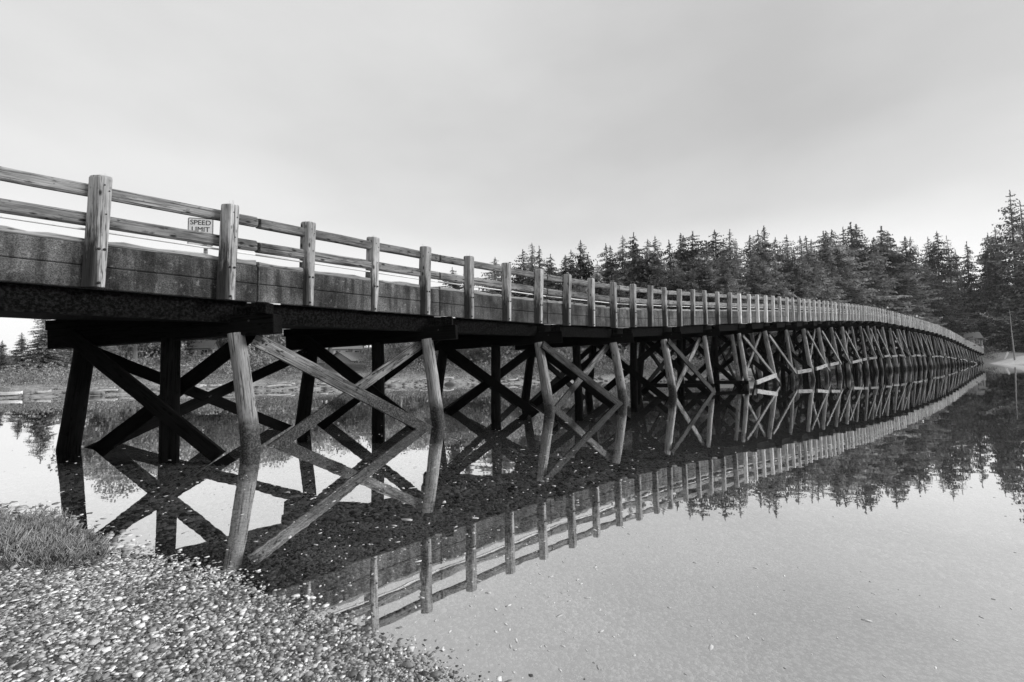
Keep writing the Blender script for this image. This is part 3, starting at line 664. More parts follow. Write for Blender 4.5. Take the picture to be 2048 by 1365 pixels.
# ------------------------------------------------------------------ trees
def card_cloud(c, d, ln, wd, nrm):
    """diamond leaf clumps: centre c, long axis d, length, width, side vector from nrm"""
    side = np.cross(d, nrm); side /= (np.linalg.norm(side, axis=1, keepdims=True)+1e-9)
    n = len(c); v = np.stack([c, c+d*ln[:, None]*.45+side*wd[:, None], c+d*ln[:, None], c+d*ln[:, None]*.45-side*wd[:, None]], 1)
    return v.reshape(-1, 3), np.arange(n*4).reshape(n, 4)
def conifer_meshes(seed, R=.20, droop=.35, dens=1.0, lo=.08, upcurve=.1, ragged=.45, top_sparse=False):
    """tree of height 1: (crown mesh, trunk mesh)"""
    r = np.random.default_rng(seed); cs, ds, ls, ws, ns = [], [], [], [], []
    zz = lo; tb = bmesh.new()
    while zz < .985:
        u = (zz-lo)/(1-lo); nb = int(r.integers(6, 10)) if u < .88 else 5
        prof = (1-u)**.66*min(1, .6+u*3.2)*.92
        for _ in range(nb):
            a = r.uniform(0, 2*PI); Lb = R*prof*(1+r.normal(0, ragged*.5))*(1+.28*math.sin(a*2+zz*13+seed)+.18*math.sin(zz*41+a+seed*2)); Lb = max(Lb, .005)*(1.25 if r.random() < .08 else 1)
            if r.random() < .06: continue
            m = max(4, int(Lb/.0105*dens)); s_ = np.linspace(.12, 1, m)
            rad = np.array([np.cos(a), np.sin(a), 0]); z0 = zz+r.uniform(-.008, .008)
            zc = z0+Lb*(-droop*s_+upcurve*s_**2.5*1.6)
            base = rad[None]*(s_*Lb)[:, None]; base[:, 2] = zc
            side = np.array([-np.sin(a), np.cos(a), 0])
            for sg_ in (-1, 1):
                d = rad*.75+side*sg_*r.uniform(.55, 1.0)+np.array([0, 0, -.25]); dd = np.tile(d, (m, 1))+r.normal(0, .28, (m, 3)); dd /= np.linalg.norm(dd, axis=1, keepdims=True)
                cs.append(base); ds.append(dd); ls.append(np.clip(.34*Lb*(1.15-s_), .0045, .036)*r.uniform(.7, 1.35, m)); ws.append(r.uniform(.0034, .0078, m)*min(1, .35+Lb*9)); ns.append(np.tile([0, 0, 1.], (m, 1))+r.normal(0, .5, (m, 3)))
            d = np.tile(rad*.5+np.array([0, 0, -.8]), (m, 1))+r.normal(0, .3, (m, 3)); d /= np.linalg.norm(d, axis=1, keepdims=True)
            cs.append(base); ds.append(d); ls.append(r.uniform(.35, 1, m)*min(.026, .004+Lb*.35)); ws.append(r.uniform(.0035, .007, m)*min(1, .35+Lb*9)); ns.append(np.tile(side, (m, 1))+r.normal(0, .3, (m, 3)))
            if Lb > .03:
                p0, p1 = Vector((0, 0, z0)), Vector(base[-1]*.85+np.array([0, 0, z0])*.15*0); p1 = Vector(base[int(m*.8)]); w_ = .0016*(1.3-u)
                side_v = Vector(side)*w_; prism(tb, [p0-side_v, p0+Vector((0, 0, w_)), p0+side_v], [p1-side_v*.4, p1+Vector((0, 0, w_*.4)), p1+side_v*.4])
        zz += r.uniform(.009, .017)*(1.8 if (top_sparse and u > .35) else 1)
    m = 26; cs.append(np.column_stack([np.zeros(m), np.zeros(m), np.linspace(.96, .995, m)])); d = r.normal(0, .25, (m, 3)); d[:, 2] = 1; d /= np.linalg.norm(d, axis=1, keepdims=True)
    ds.append(d); ls.append(np.full(m, .014)); ws.append(np.full(m, .002)); ns.append(r.normal(0, 1, (m, 3)))
    V, F = card_cloud(np.concatenate(cs), np.concatenate(ds), np.concatenate(ls), np.concatenate(ws), np.concatenate(ns))
    crown = npmesh('crown', V, F)
    segs = 8; rings = []
    for i in range(9):
        u = i/8; rr_ = .0125*(1-u)**.8+.0012; cx, cy = .004*math.sin(u*5+seed), .004*math.cos(u*4+seed)
        rings.append([tb.verts.new((cx+rr_*math.cos(2*PI*j/segs), cy+rr_*math.sin(2*PI*j/segs), u*.985)) for j in range(segs)])
    for i in range(8):
        for j in range(segs): tb.faces.new((rings[i][j], rings[i][(j+1) % segs], rings[i+1][(j+1) % segs], rings[i+1][j]))
    return crown, bmmesh('trunk', tb, True)
protos = []
for sd_, kw in ((1, {}), (2, dict(R=.16, droop=.45)), (3, dict(R=.22, droop=.3, dens=.8, ragged=.5)), (4, dict(R=.17, droop=.25, upcurve=.2, dens=.85)), (5, dict(R=.20, droop=.5, lo=.06)), (6, dict(R=.15, droop=.4, ragged=.55, dens=.8)), (7, dict(R=.21, droop=.5, upcurve=.3, dens=.62, top_sparse=True, lo=.14)), (8, dict(R=.24, droop=.35, lo=.03))):
    cm, tm = conifer_meshes(sd_, **kw); cm.materials.append(M['fir']); tm.materials.append(M['bark']); protos.append((cm, tm))
def plant_tree(name, cm, tm, x, y, top, label, cat, group, rz=None, wide=1.0, mat=None, base=None):
    z0 = (gz(x, y) if base is None else base)-.2; h = top-z0; rz = random.uniform(0, 6.28) if rz is None else rz
    root = bpy.data.objects.new(name, None); C.objects.link(root); root.empty_display_size = .5
    root.location = (x, y, z0); root.rotation_euler = (random.uniform(-.02, .02), random.uniform(-.02, .02), rz); root.scale = (h*wide, h*wide, h)
    tag(root, label, cat, group)
    for nm, me in (('crown', cm), ('trunk', tm)):
        o_ = bpy.data.objects.new(nm, me); C.objects.link(o_); o_.parent = root
        if nm == 'crown' and mat is not None: o_.material_slots[0].link = 'OBJECT'; o_.material_slots[0].material = mat
    return root
TREES = [(-12.5,94.8,22.6),(-9.4,94.0,22.9),(-3.0,92.2,24.0),(2.1,88.6,24.5),(4.4,86.7,25.3),(5.9,85.4,24.4),(7.4,84.0,22.5),(10.0,82.5,21.9),(11.2,81.8,22.6),(12.9,80.8,24.1),(14.2,80.0,21.3),(16.8,78.4,22.8),(17.8,77.8,22.3),(19.1,76.9,23.8),(20.6,75.9,24.0),(21.5,75.2,22.1),(23.1,74.1,22.4),(23.9,73.9,22.8),(26.5,73.7,22.1),(27.8,73.5,23.1),(29.0,73.4,22.6),(30.1,73.3,23.3),(32.0,73.1,21.6),(33.4,73.0,23.4),(34.6,72.9,21.7),(36.1,72.7,23.3),(37.0,72.6,21.2),(39.4,72.4,22.3),(40.5,72.3,23.1),(41.3,72.2,23.9),(42.5,72.0,21.6),(46.4,74.2,22.9),(49.8,76.2,23.0),(51.2,77.0,23.3),(52.8,77.9,22.9),(56.1,79.7,24.8),(57.6,80.5,25.2),(59.0,81.3,25.5),(62.1,82.9,26.5),(66.1,85.3,28.2),(67.9,86.7,28.3),(73.6,90.8,26.5),(78.3,94.0,30.1),(81.2,96.4,29.3),(89.2,102.8,28.3),(93.5,106.0,30.8),(98.5,109.7,31.8),(111.0,118.8,34.1),(119.5,125.2,37.5),(134.8,136.4,39.4),(143.0,142.5,36.5),(154.1,150.0,41.2),(150.6,140.8,41.2),(147.9,135.5,41.7),(143.6,127.3,49.9),(137.3,118.3,44.0),(140.4,118.0,41.0),(144.9,118.0,38.3),(-65.5,57.7,5.8),(-60.3,55.3,6.5),(-54.6,52.5,8.8),(-69.1,58.0,7.8)]
FARM = sdist
def on_land(x, y, marg): return float(sdist(np.array([[x, y]], float), FAR)[0]) > marg
GR = 'conifers of the forest behind the bridge'
placed = []
for n, (x, y, top) in enumerate(TREES):
    s_ = 1.0
    while not on_land(x*s_, y*s_, 22 if x > 132 else 9 if y > 70 else 5) and s_ < 1.6: s_ += .03     # keep the tree on dry land, along the same line of sight
    top = 1.8+(top-1.8)*s_; x *= s_; y *= s_
    if n < 58:
        if n == 54: lab, pi, g_ = 'tallest sparse conifer with drooping tiered branches at the right end of the forest', 6, None
        elif n == 55: lab, pi, g_ = 'tall dark conifer at the right frame edge beside the tallest sparse one', 6, None
        elif n < 3: lab, pi, g_ = 'small far conifer tip peeping over the rails near the middle of the bridge', n % 6, 'small conifer tips seen over the rails'
        elif n < 11: pi, g_ = n % 6, 'conifers of the left clump'; lab = (('tallest' if n == 9 else 'full', 'narrow', 'wide', 'slim', 'broad', 'thin')[pi])+' conifer in the separate '+('left clump' if n < 7 else 'second clump')+' at the left end of the skyline'
        elif n >= 51: lab, pi, g_ = ('leftmost' if n == 51 else 'second' if n == 52 else 'third' if n == 53 else 'rightmost' if n == 57 else 'next to rightmost')+' of the tall conifers above the sandy bank at the bridge end', (0, 2, 3, 5)[n % 4], 'tall conifers above the sandy bank'
        elif 47 <= n < 51: lab, pi, g_ = ('first', 'second', 'third', 'fourth')[n-47]+' from the left of four ragged thin conifers beside the pale gap', (2, 6, 5, 3)[n % 4], 'ragged conifers by the pale gap'
        else:
            pi, g_ = (0, 1, 2, 3, 5, 1, 4)[n % 7], GR
            kind_ = {0: 'full pointed conifer', 1: 'narrow drooping conifer', 2: 'wide ragged conifer', 3: 'slim conifer with upturned branches', 5: 'thin ragged conifer', 4: 'broad drooping conifer'}[pi]
            xx_ = 1024+900*x/y; reg = 'left end' if xx_ < 1300 else 'left half' if xx_ < 1420 else 'middle' if xx_ < 1540 else 'right of the middle' if xx_ < 1680 else 'highest part' if xx_ < 1770 else 'right end'
            lab = ('dark ' if n % 3 == 0 else '')+kind_+' on the skyline, '+reg+' of the dense forest'
        plant_tree('conifer_tree', *protos[pi], x, y, top, lab, 'tree', g_, wide=random.uniform(.95, 1.45) if n < 47 else random.uniform(.75, .95), mat=M['firdark'] if n % 3 == 0 else None)
    else:
        plant_tree('conifer_tree', *protos[(0, 1, 4, 5)[n-58]], x, y, top, ('narrow young conifer at the left frame edge on the far shore', 'broad pointed conifer on the far left shore beneath the railing', 'larger conifer partly hidden by the end of the first pile cap', 'conifer just beyond the left frame edge on the far shore')[n-58], 'tree', None, wide=(1.1, 1.35, 1.4, 1.3)[n-58])
    placed.append((x, y))
# fill: lower trees in front of and between the skyline trees
rr = random.Random(21)
for k in range(108):
    u = rr.random(); xs = 985+u*1110; r_ = (xs-1024)/900
    D = float(np.interp(xs, [0, 985, 1100, 1300, 1550, 1700, 1760, 1850, 1935, 1975, 2100], [80, 80, 72, 64, 64, 76, 86, 112, 160, 140, 118]))*rr.uniform(.97, 1.22)
    x, y = r_*D, D
    s_ = 1.0
    while not on_land(x*s_, y*s_, 24 if x > 128 else 5) and s_ < 1.6: s_ += .03
    x *= s_; y *= s_; D = y
    skyl = float(np.interp(xs, [985, 1050, 1150, 1250, 1500, 1700, 1800, 1890, 1925, 1960, 2100], [545, 520, 515, 500, 490, 480, 500, 520, 585, 520, 470]))
    ytop = skyl+rr.uniform(8, 95); hor = 729-.0134*(xs-1024); top = 1.8+(hor-ytop)/900*D
    if 1880 < xs < 1950 and rr.random() < .6: continue
    pr_ = protos[rr.choice((0, 1, 2, 4, 7, 7, 5))]; fl = ('dark', M['firdark']) if rr.random() < .45 else ('greyer', None)
    plant_tree('conifer_tree', *pr_, x, y, top, fl[0]+' conifer low in the forest, behind the railing '+('left of the hump' if xs < 1250 else 'where the deck starts rising' if xs < 1450 else 'on the rising part' if xs < 1620 else 'at the top of the hump' if xs < 1780 else 'where it runs downhill' if xs < 1900 else 'by its far end' if xs < 1975 else 'over the sandy bank').replace('behind the railing ', ''), 'tree', 'lower conifers filling the forest', wide=rr.uniform(1.0, 1.5), mat=fl[1])

# broadleaf: clumpy crown on trunk with limbs
def broadleaf(seed, n=5200):
    r = np.random.default_rng(seed); K = 26
    ctr = r.normal(0, 1, (K, 3)); ctr /= np.linalg.norm(ctr, axis=1, keepdims=True); ctr *= r.uniform(.3, 1, (K, 1))**.6
    ctr = ctr*np.array([.36, .36, .34])+np.array([0, 0, .60]); rad = r.uniform(.08, .17, K)
    k = r.integers(0, K, n); d = r.normal(0, 1, (n, 3)); d /= np.linalg.norm(d, axis=1, keepdims=True)
    c = ctr[k]+d*(rad[k]*r.uniform(.55, 1.05, n))[:, None]
    ax = r.normal(0, 1, (n, 3)); ax /= np.linalg.norm(ax, axis=1, keepdims=True)
    V, F = card_cloud(c, ax, r.uniform(.016, .034, n), r.uniform(.006, .012, n), d+r.normal(0, .5, (n, 3)))
    cm = npmesh('crown', V, F); tb = bmesh.new()
    def limb(p, q, r0, r1):
        x = (q-p).normalized(); y = x.orthogonal().normalized(); z = x.cross(y); n_ = 6
        prism(tb, [p+(y*math.cos(2*PI*i/n_)+z*math.sin(2*PI*i/n_))*r0 for i in range(n_)], [q+(y*math.cos(2*PI*i/n_)+z*math.sin(2*PI*i/n_))*r1 for i in range(n_)])
    limb(Vector((0, 0, 0)), Vector((.01, 0, .32)), .022, .015)
    for i in range(9): limb(Vector((.01, 0, .30)), Vector(ctr[i]*.95), .010, .003)
    return cm, bmmesh('trunk', tb)
bl = []
for s_ in (31, 32, 33): cm, tm = broadleaf(s_); cm.materials.append(M['leaf']); tm.materials.append(M['barkpale']); bl.append((cm, tm))
rr = random.Random(4)
DK = lambda q: float(np.interp(q, [200, 500, 800, 1000, 1080], [530, 555, 590, 612, 620]))
for k in range(110):
    xs = 120+rr.random()*960; D = rr.uniform(52, 115); x, y = (xs-1024)/900*D, D
    if 595 < xs < 765: D = rr.uniform(124, 138); x, y = (xs-1024)/900*D, D
    if 365 < xs < 410 and D < 100: continue
    hor = 729-.0134*(xs-1024); ytop = DK(xs)+rr.uniform(5, 85) if xs > 215 else rr.uniform(680, 712); top = 1.8+(hor-ytop)/900*D
    if top < gz(x, y)+1.5 or (570 < xs < 790 and D < 118): continue
    dk = rr.random() < .4
    plant_tree('broadleaf_tree', *bl[k % 3], x, y, top, (('dark' if dk else 'pale')+' leafy tree on the slope, seen between '+('the two leftmost piles' if xs < 320 else 'the second and third piles' if xs < 470 else 'the first two pale near piles' if xs < 860 else 'the second and third pale near piles')) if xs > 200 else 'grey leafy tree on the low slope at the left end of the far shore', 'tree', 'leafy trees on the slope beneath the deck' if xs > 200 else 'leafy trees at the left end of the far shore', wide=rr.uniform(1.0, 1.5), mat=M['fir'] if dk else None)
for k in range(34):                       # dark conifers among them, low
    xs = 210+rr.random()*800; D = rr.uniform(75, 120); 
    if 590 < xs < 770: continue
    if 560 < xs < 800 and D < 118: continue
    x, y = (xs-1024)/900*D, D; hor = 729-.0134*(xs-1024); top = 1.8+(hor-DK(xs)-rr.uniform(0, 60))/900*D
    plant_tree('conifer_tree', *protos[k % 6], x, y, top, 'dark low conifer on the wooded slope seen beneath the bridge deck', 'tree', 'conifers on the slope beneath the deck', wide=rr.uniform(1.3, 1.8), mat=M['fir'])

# bare pale trunks in front of the dark trees above the sandy bank
for q, (x, y, h_) in enumerate(((145.5, 130.5, 15),)):
    z0 = gz(x, y)-.3; root = empty('bare_tree', (x, y, z0)); tag(root, ('tall thin pale bare trunk', 'middle thin pale bare trunk', 'short pale bare trunk')[q]+' standing before the dark conifers over the sandy bank', 'tree')
    tr_ = log_('trunk', (x, y, z0), (x-.5+q*.4, y, z0+h_), .19, .06, M['barkpale'], root, 8, bend=.3)
    for _ in range(7):
        u = random.uniform(.4, .95); a = random.uniform(0, 6.28); p = Vector((x+(-.5+q*.4)*u, y, z0+h_*u)); log_('branch', p, p+Vector((math.cos(a), math.sin(a), .25))*random.uniform(.6, 1.8), .04, .012, M['barkpale'], root, 5, n=4)

# scrub on the slopes (one mass)
def scrub(n_clump, x0, x1, dmin, dmax, hmin, hmax, seed, dens=60):
    r = np.random.default_rng(seed); xs = r.uniform(x0, x1, n_clump); cs = []
    sd_ = None; Pts = []
    D = r.uniform(22, 165, n_clump*6); XS = r.uniform(x0, x1, n_clump*6); P_ = np.column_stack([(XS-1024)/900*D, D]); s = sdist(P_, FAR)
    gap = (XS > 625) & (XS < 735) & (s > 6); ok = (s > dmin) & (s < dmax) & ~gap; P_ = P_[ok][:n_clump]; s = s[ok][:n_clump]; z = ground(P_)
    h = r.uniform(hmin, hmax, len(P_))*np.clip(.35+s/14, .35, 1.3)*np.clip(P_[:, 1]/60, .6, 1.6)
    m = dens; d = r.normal(0, 1, (len(P_), m, 3)); d /= np.linalg.norm(d, axis=2, keepdims=True); d[..., 2] = np.abs(d[..., 2])
    c = np.column_stack([P_, z])[:, None]+d*h[:, None, None]*np.array([1.1, 1.1, 1.0])*r.uniform(.35, 1.05, (len(P_), m, 1))
    hh_ = np.repeat(h, m); c = c.reshape(-1, 3); d = d.reshape(-1, 3); n = len(c)
    ax = r.normal(0, 1, (n, 3))+np.array([0, 0, .6]); ax /= np.linalg.norm(ax, axis=1, keepdims=True)
    return card_cloud(c, ax, hh_*r.uniform(.10, .24, n), hh_*r.uniform(.035, .08, n), d+r.normal(0, .5, (n, 3)))
V1, F1 = scrub(3200, -60, 1500, .55, 50, .55, 1.7, 3, 70)
V2, F2 = scrub(1800, 1000, 1985, 2.0, 30, .9, 2.6, 8, 60)
V3, F3 = scrub(120, 1990, 2110, 22, 44, .8, 2.2, 9, 60)
tag(link('shore_scrub', npmesh('shore_scrub', np.concatenate([V1, V2, V3]), np.concatenate([F1, F2+len(V1), F3+len(V1)+len(V2)])), M['scrub']), kind='stuff')

# ------------------------------------------------------------------ marsh plant at the water's edge
def marsh_plant():
    r = np.random.default_rng(77); V, F = [], []; nv = 0
    def tube(p, d, ln, w_, bend):
        nonlocal nv
        d = d/np.linalg.norm(d); s = np.cross(d, [0.3, .2, 1.]); s /= np.linalg.norm(s)+1e-9; t_ = np.cross(d, s); rings = []
        for i, u in enumerate((0, .5, 1.)):
            c_ = p+d*ln*u+bend*ln*u*u; w2 = w_*(1, .85, .45)[i]
            for a in range(3): V.append(c_+(s*math.cos(a*2.094)+t_*math.sin(a*2.094))*w2)
        for i in (0, 1):
            for a in range(3): F.append((nv+i*3+a, nv+i*3+(a+1) % 3, nv+(i+1)*3+(a+1) % 3, nv+(i+1)*3+a))
        nv += 9
        return p+d*ln+bend*ln
    ctrs = [(-5.6, 4.85, .34), (-5.1, 4.70, .36), (-4.75, 4.52, .36), (-4.45, 4.45, .33), (-4.2, 4.36, .27), (-3.98, 4.34, .20), (-5.35, 5.25, .36), (-4.9, 4.95, .38), (-6.1, 5.3, .36), (-4.62, 4.75, .33), (-4.33, 4.60, .25)]
    for cx, cy, h_ in ctrs:
        cx -= .22; h_ *= .56
        for _ in range(115):
            a, q = r.uniform(0, 6.28), r.uniform(0, 1)**.6*.32; x, y = cx+q*math.cos(a), cy+q*math.sin(a)*.8
            p = np.array([x, y, max(gz(x, y), 0)-.01]); hh = h_*r.uniform(.55, 1.1)*(1-.35*(q/.32)**2)
            d = np.array([.35+r.normal(0, .35)+.8*q*math.cos(a), r.normal(0, .35)+.8*q*math.sin(a), 1.])
            bend = np.array([r.uniform(-.05, .25), r.normal(0, .08), r.uniform(-.1, .1)])
            tube(p, d, hh, .0042, bend); dn = d/np.linalg.norm(d)
            for __ in range(5):
                u = r.uniform(.3, .95); b0 = p+dn*hh*u+bend*hh*u*u; dd = dn+r.normal(0, .55, 3); dd[2] = abs(dd[2])+.3
                tube(b0, dd, r.uniform(.03, .08), .0045, np.array([.1, 0, .1]))
    return npmesh('shore_plant', np.array(V), np.array(F), True)
mpme = marsh_plant(); tag(link('shore_plant', mpme, M['plant']), 'low bushy marsh plant with fleshy stems at the water edge on the gravel beach', 'plant')

# ------------------------------------------------------------------ houses
def house(name, x, y, z0, w_, d_, h_, rh, rz, label, wall, roof, wins=3, over=.35):
    root = empty(name, (x, y, z0), rz); tag(root, label, 'house'); Mw = WM[root.name]
    bm = bmesh.new()
    prism(bm, [(-w_/2, -d_/2, -1.2), (-w_/2, -d_/2, h_), (-w_/2, 0, h_+rh), (-w_/2, d_/2, h_), (-w_/2, d_/2, -1.2)], [(w_/2, -d_/2, -1.2), (w_/2, -d_/2, h_), (w_/2, 0, h_+rh), (w_/2, d_/2, h_), (w_/2, d_/2, -1.2)])
    link('wall', bmmesh('wall', bm), wall, root, Mw)
    bm = bmesh.new(); e = over; t_ = .14; sl = rh/(d_/2)
    for s_ in (-1, 1):
        o1 = [(0-.0, s_*(d_/2+e), h_-sl*e+.03), (0, s_*.002, h_+rh+.03), (0, s_*.002, h_+rh+.03+t_), (0, s_*(d_/2+e), h_-sl*e+.03+t_)]
        prism(bm, [(-w_/2-e, b_, c_) for a, b_, c_ in o1], [(w_/2+e, b_, c_) for a, b_, c_ in o1])
    rf = link('roof', bmmesh('roof', bm), roof, root, Mw); WM[rf.name] = Mw
    bm = bmesh.new(); box(bm, w_*.18, w_*.18+.5, .3, .8, h_+rh*.6, h_+rh+.7); link('chimney', bmmesh('chimney', bm), M['roofdark'], rf, Mw)
    for i in range(wins):
        cx = -w_/2+w_*(i+.5)/wins; fb = bmesh.new(); ww, wh = .55, .6; zc = h_*.55
        for x0, x1, z0_, z1_ in ((-ww-.08, ww+.08, wh, wh+.08), (-ww-.08, ww+.08, -wh-.08, -wh), (-ww-.08, -ww, -wh, wh), (ww, ww+.08, -wh, wh), (-.03, .03, -wh, wh)):
            box(fb, cx+x0, cx+x1, -d_/2-.06, -d_/2+.02, zc+z0_, zc+z1_)
        wo = link('window', bmmesh('window', fb), M['white'], root, Mw); WM[wo.name] = Mw
        pb_ = bmesh.new(); box(pb_, cx-ww, cx+ww, -d_/2-.02, -d_/2+.01, zc-wh, zc+wh); link('pane', bmmesh('pane', pb_), M['glass'], wo, Mw)
    bm = bmesh.new(); box(bm, w_*.36, w_*.36+.9, -d_/2-.05, -d_/2+.02, 0, 2.0); link('door', bmmesh('door', bm), M['roofdark'], root, Mw)
    return root
house('cottage', -41.5, 112, max(3.7, gz(-41.5, 112)+.1), 6.6, 5.5, 2.4, 1.5, .55, 'pale cottage with light gabled roof, upper one on the slope below the deck', M['white'], M['roof'])
house('cottage', -27.6, 76, .9, 4.8, 4.6, 1.9, 1.3, 1.25, 'grey gabled cottage nearer the shore, below the pale upper cottage', M['housewall'], M['roofdark'], 2)
house('cottage', -63.5, 92, 3.6, 4.6, 4.5, 2.4, 1.4, .3, 'small pale cottage half hidden by trees on the left slope', M['white'], M['roof'], 2)
house('cottage', 166, 166, 6.2, 9, 7, 2.6, 2.4, -.5, 'pale roofed house among the trees behind the end of the bridge', M['housewall'], M['roof'])
# ------------------------------------------------------------------ gulls on the rail
def gull(x, y, z, rz, label):
    root = empty('gull', (x, y, z), rz); tag(root, label, 'bird', None); Mw = WM[root.name] @ Matrix.Scale(1.7, 4)
    bm = bmesh.new(); prof = [(-.24, .012, .17), (-.16, .045, .165), (-.05, .082, .155), (.06, .085, .165), (.13, .06, .20), (.165, .042, .25), (.19, .044, .29), (.225, .036, .30), (.25, .014, .295)]
    rings = []
    for px, r_, pz in prof: rings.append([bm.verts.new((px, r_*math.cos(2*PI*j/10), pz+r_*math.sin(2*PI*j/10)*1.05)) for j in range(10)])
    for i in range(len(rings)-1):
        for j in range(10): bm.faces.new((rings[i][j], rings[i][(j+1) % 10], rings[i+1][(j+1) % 10], rings[i+1][j]))
    bm.faces.new(rings[0][::-1]); bm.faces.new(rings[-1]); link('body', bmmesh('body', bm, True), M['gull'], root, Mw)
    for s_ in (-1, 1):
        bm = bmesh.new(); pts = [(.10, .07, .21), (-.05, .088, .20), (-.20, .05, .17), (-.34, .02, .165), (-.18, .075, .13), (0, .09, .12), (.09, .08, .15)]
        prism(bm, [(a, s_*b_, c_) for a, b_, c_ in pts], [(a, s_*(b_+.012), c_) for a, b_, c_ in pts]); link('wing', bmmesh('wing', bm), M['gullwing'], root, Mw)
        bm = bmesh.new(); box(bm, .0, .012, s_*.03-.006, s_*.03+.006, 0, .1); box(bm, 0, .045, s_*.03-.015, s_*.03+.015, 0, .006); link('leg', bmmesh('leg', bm), M['bolt'], root, Mw)
    bm = bmesh.new(); prism(bm, [(.245, -.01, .285), (.245, .01, .285), (.245, .01, .305), (.245, -.01, .305)], [(.30, -.003, .283), (.30, .003, .283), (.30, .003, .29), (.30, -.003, .29)]); link('beak', bmmesh('beak', bm), M['bolt'], root, Mw)
def idx_at(px):
    i = 20.0
    while i < 130 and 1024+900*AX(i).x/AX(i).y < px: i += .25
    return round(i)
for px, rz, lb in ((1780, 1.0, 'white gull perched alone on a railing post, the nearest of the birds'), (1836, .6, 'white gull perched on the railing, left one of the close pair'), (1847, 2.4, 'white gull perched on the railing, right one of the close pair')):
    i = idx_at(px); p = AX(i); gull(p.x-.05, p.y, p.z+.03, rz, lb)
# ------------------------------------------------------------------ things along the far shore
def logthing(x, y, ln, r_, rz, label, group=None):
    o = log_('driftwood_log', (x-ln/2*math.cos(rz), y-ln/2*math.sin(rz), gz(x, y)+r_*.6+.05), (x+ln/2*math.cos(rz), y+ln/2*math.sin(rz), gz(x, y)+r_*.6+.12), r_, r_*.7, M['log'], None, 10, wob=.06, bend=.12); tag(o, label, 'driftwood', group); return o
rr = random.Random(9)
for k in range(26):
    tt = rr.random(); seg_ = rr.choice(range(4, 13)); a_, b_ = FAR[seg_], FAR[seg_+1]; p = a_+(b_-a_)*tt; nn = np.array([-(b_-a_)[1], (b_-a_)[0]]); nn /= np.linalg.norm(nn); p = p+nn*rr.uniform(.8, 3.0)
    logthing(p[0], p[1], rr.uniform(.6, 2.2), rr.uniform(.05, .13), math.atan2(*(b_-a_)[::-1])+rr.uniform(-.4, .4), 'bleached driftwood log lying on the sandy far shore below the scrub', 'driftwood logs on the far shore')
def rowboat(x, y, rz, ln, label, cabin=False):
    root = empty('small_boat', (x, y, gz(x, y)+.02), rz); tag(root, label, 'boat'); Mw = WM[root.name] @ Matrix.Diagonal((1, 1, min(1, ln/3.0), 1))
    bm = bmesh.new(); st = [(-.5, .32, .0), (-.25, .40, -.0), (0, .42, 0), (.25, .34, .03), (.42, .16, .08), (.5, .01, .14)]; outs = []; ins = []
    for u, w_, dz in st:
        X_ = u*ln; w2 = w_*ln*.42; outs.append([bm.verts.new(p) for p in ((X_, -w2, .55+dz), (X_, -w2*.7, .12+dz), (X_, 0, .02+dz), (X_, w2*.7, .12+dz), (X_, w2, .55+dz))])
        w3 = max(w2-.05, .002); ins.append([bm.verts.new(p) for p in ((X_, -w3, .55+dz), (X_, -w3*.7, .18+dz), (X_, 0, .1+dz), (X_, w3*.7, .18+dz), (X_, w3, .55+dz))])
    for R_ in (outs, ins):
        for i in range(5):
            for j in range(4): bm.faces.new((R_[i][j], R_[i][j+1], R_[i+1][j+1], R_[i+1][j]))
    for i in range(5):
        for j in (0, 4): bm.faces.new((outs[i][j], outs[i+1][j], ins[i+1][j], ins[i][j]))
    for R_ in (0, 5):
        for j in range(4): bm.faces.new((outs[R_][j], outs[R_][j+1], ins[R_][j+1], ins[R_][j]))
    link('hull', bmmesh('hull', bm), M['white'], root, Mw)
    bm = bmesh.new(); box(bm, -.1*ln, -.02*ln, -.15*ln, .15*ln, .36, .40); link('seat', bmmesh('seat', bm), M['rail'], root, Mw)
    if cabin:
        bm = bmesh.new(); x0, x1, w_ = -.05*ln, .22*ln, .11*ln
        for a, b_, c_, d_ in ((x0, x0+.07, -w_, -w_+.07), (x1-.07, x1, -w_, -w_+.07), (x0, x0+.07, w_-.07, w_), (x1-.07, x1, w_-.07, w_)): box(bm, a, b_, c_, d_, .5, 1.35)
        box(bm, x0-.05, x1+.05, -w_-.05, w_+.05, 1.35, 1.44); box(bm, x0, x1, -w_, w_, .5, .8); link('cabin', bmmesh('cabin', bm), M['white'], root, Mw)
rowboat(24.2, 47.2, .2, 4.2, 'small white cabin boat drawn up on the far shore behind the piles', True)
rowboat(-34.2, 30.7, .5, 1.3, 'small white open boat drawn up on the shore at the far left')
rp = []
r_r = np.random.default_rng(6)
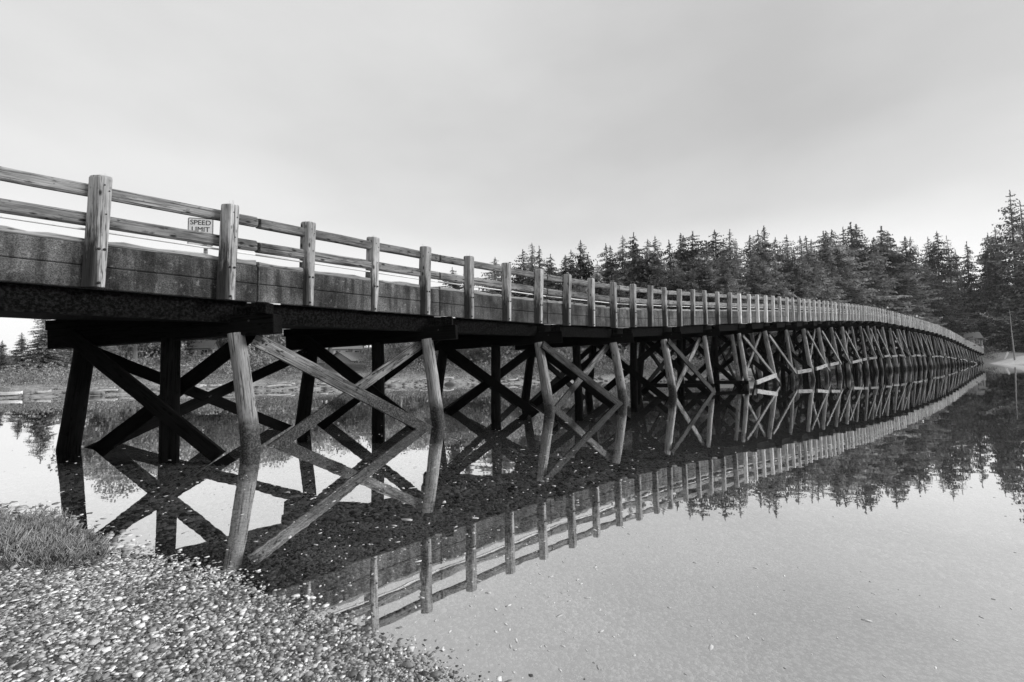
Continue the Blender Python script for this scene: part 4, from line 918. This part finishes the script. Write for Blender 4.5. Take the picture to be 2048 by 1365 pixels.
for sg_i in range(3, 17):
    a_, b_ = FAR[sg_i], FAR[sg_i+1]; nn = np.array([-(b_-a_)[1], (b_-a_)[0]]); nn /= np.linalg.norm(nn)
    for _ in range(int(np.hypot(*(b_-a_))*9)): rp.append(a_+(b_-a_)*r_r.uniform(0, 1)+nn*r_r.normal(.9, 1.0))
rp = np.array(rp); rp = np.column_stack([rp, ground(rp)]); RNG = np.random.default_rng(3)
tag(scatter_blobs('shore_rocks', rp, .13*np.exp(RNG.normal(0, .5, len(rp))), .6, i1, M['rock'], .3, .25), kind='stuff')
bm = bmesh.new(); box(bm, -.9, .9, -.5, .5, 0, .5); bmesh.ops.bevel(bm, geom=bm.edges[:], offset=.04, segments=2, affect='EDGES')
tag(link('concrete_block', bmmesh('concrete_block', bm), M['white'], None, Matrix.Translation((19.4, 42.0, gz(19.4, 42.0)-.05))), 'pale concrete block at the water edge behind the piles', 'block')
# marker post and leaning board on the bank at the end of the bridge
bm = bmesh.new(); box(bm, -.28, .28, -.28, .28, 0, 2.6); bmesh.ops.bevel(bm, geom=bm.edges[:], offset=.05, segments=1, affect='EDGES')
e = AX(131.5); tag(link('end_pillar', bmmesh('end_pillar', bm), M['white'], None, Matrix.Translation((e.x+1.0, e.y+1.5, e.z-1.9))), 'white end pillar where the railing meets the bank', 'pillar')
o = timber('leaning_board', (161.5, 148, .8), (163.5, 148.5, 3.6), .12, .7, M['white'], None); tag(o, 'pale board leaning against the sandy bank beside the end of the bridge', 'board')

# ------------------------------------------------------------------ haze
bm = bmesh.new(); box(bm, -860, 860, -55, 880, -3, 70)
mh = bpy.data.materials.new('haze'); mh.use_nodes = True; t = mh.node_tree; t.nodes.clear(); o = nd(t, 'ShaderNodeOutputMaterial'); pv = nd(t, 'ShaderNodeVolumePrincipled')
pv.inputs['Color'].default_value = g(.95); pv.inputs['Density'].default_value = .00012; pv.inputs['Anisotropy'].default_value = .2; t.links.new(pv.outputs[0], o.inputs['Volume'])
tag(link('haze', bmmesh('haze', bm), mh), kind='stuff')
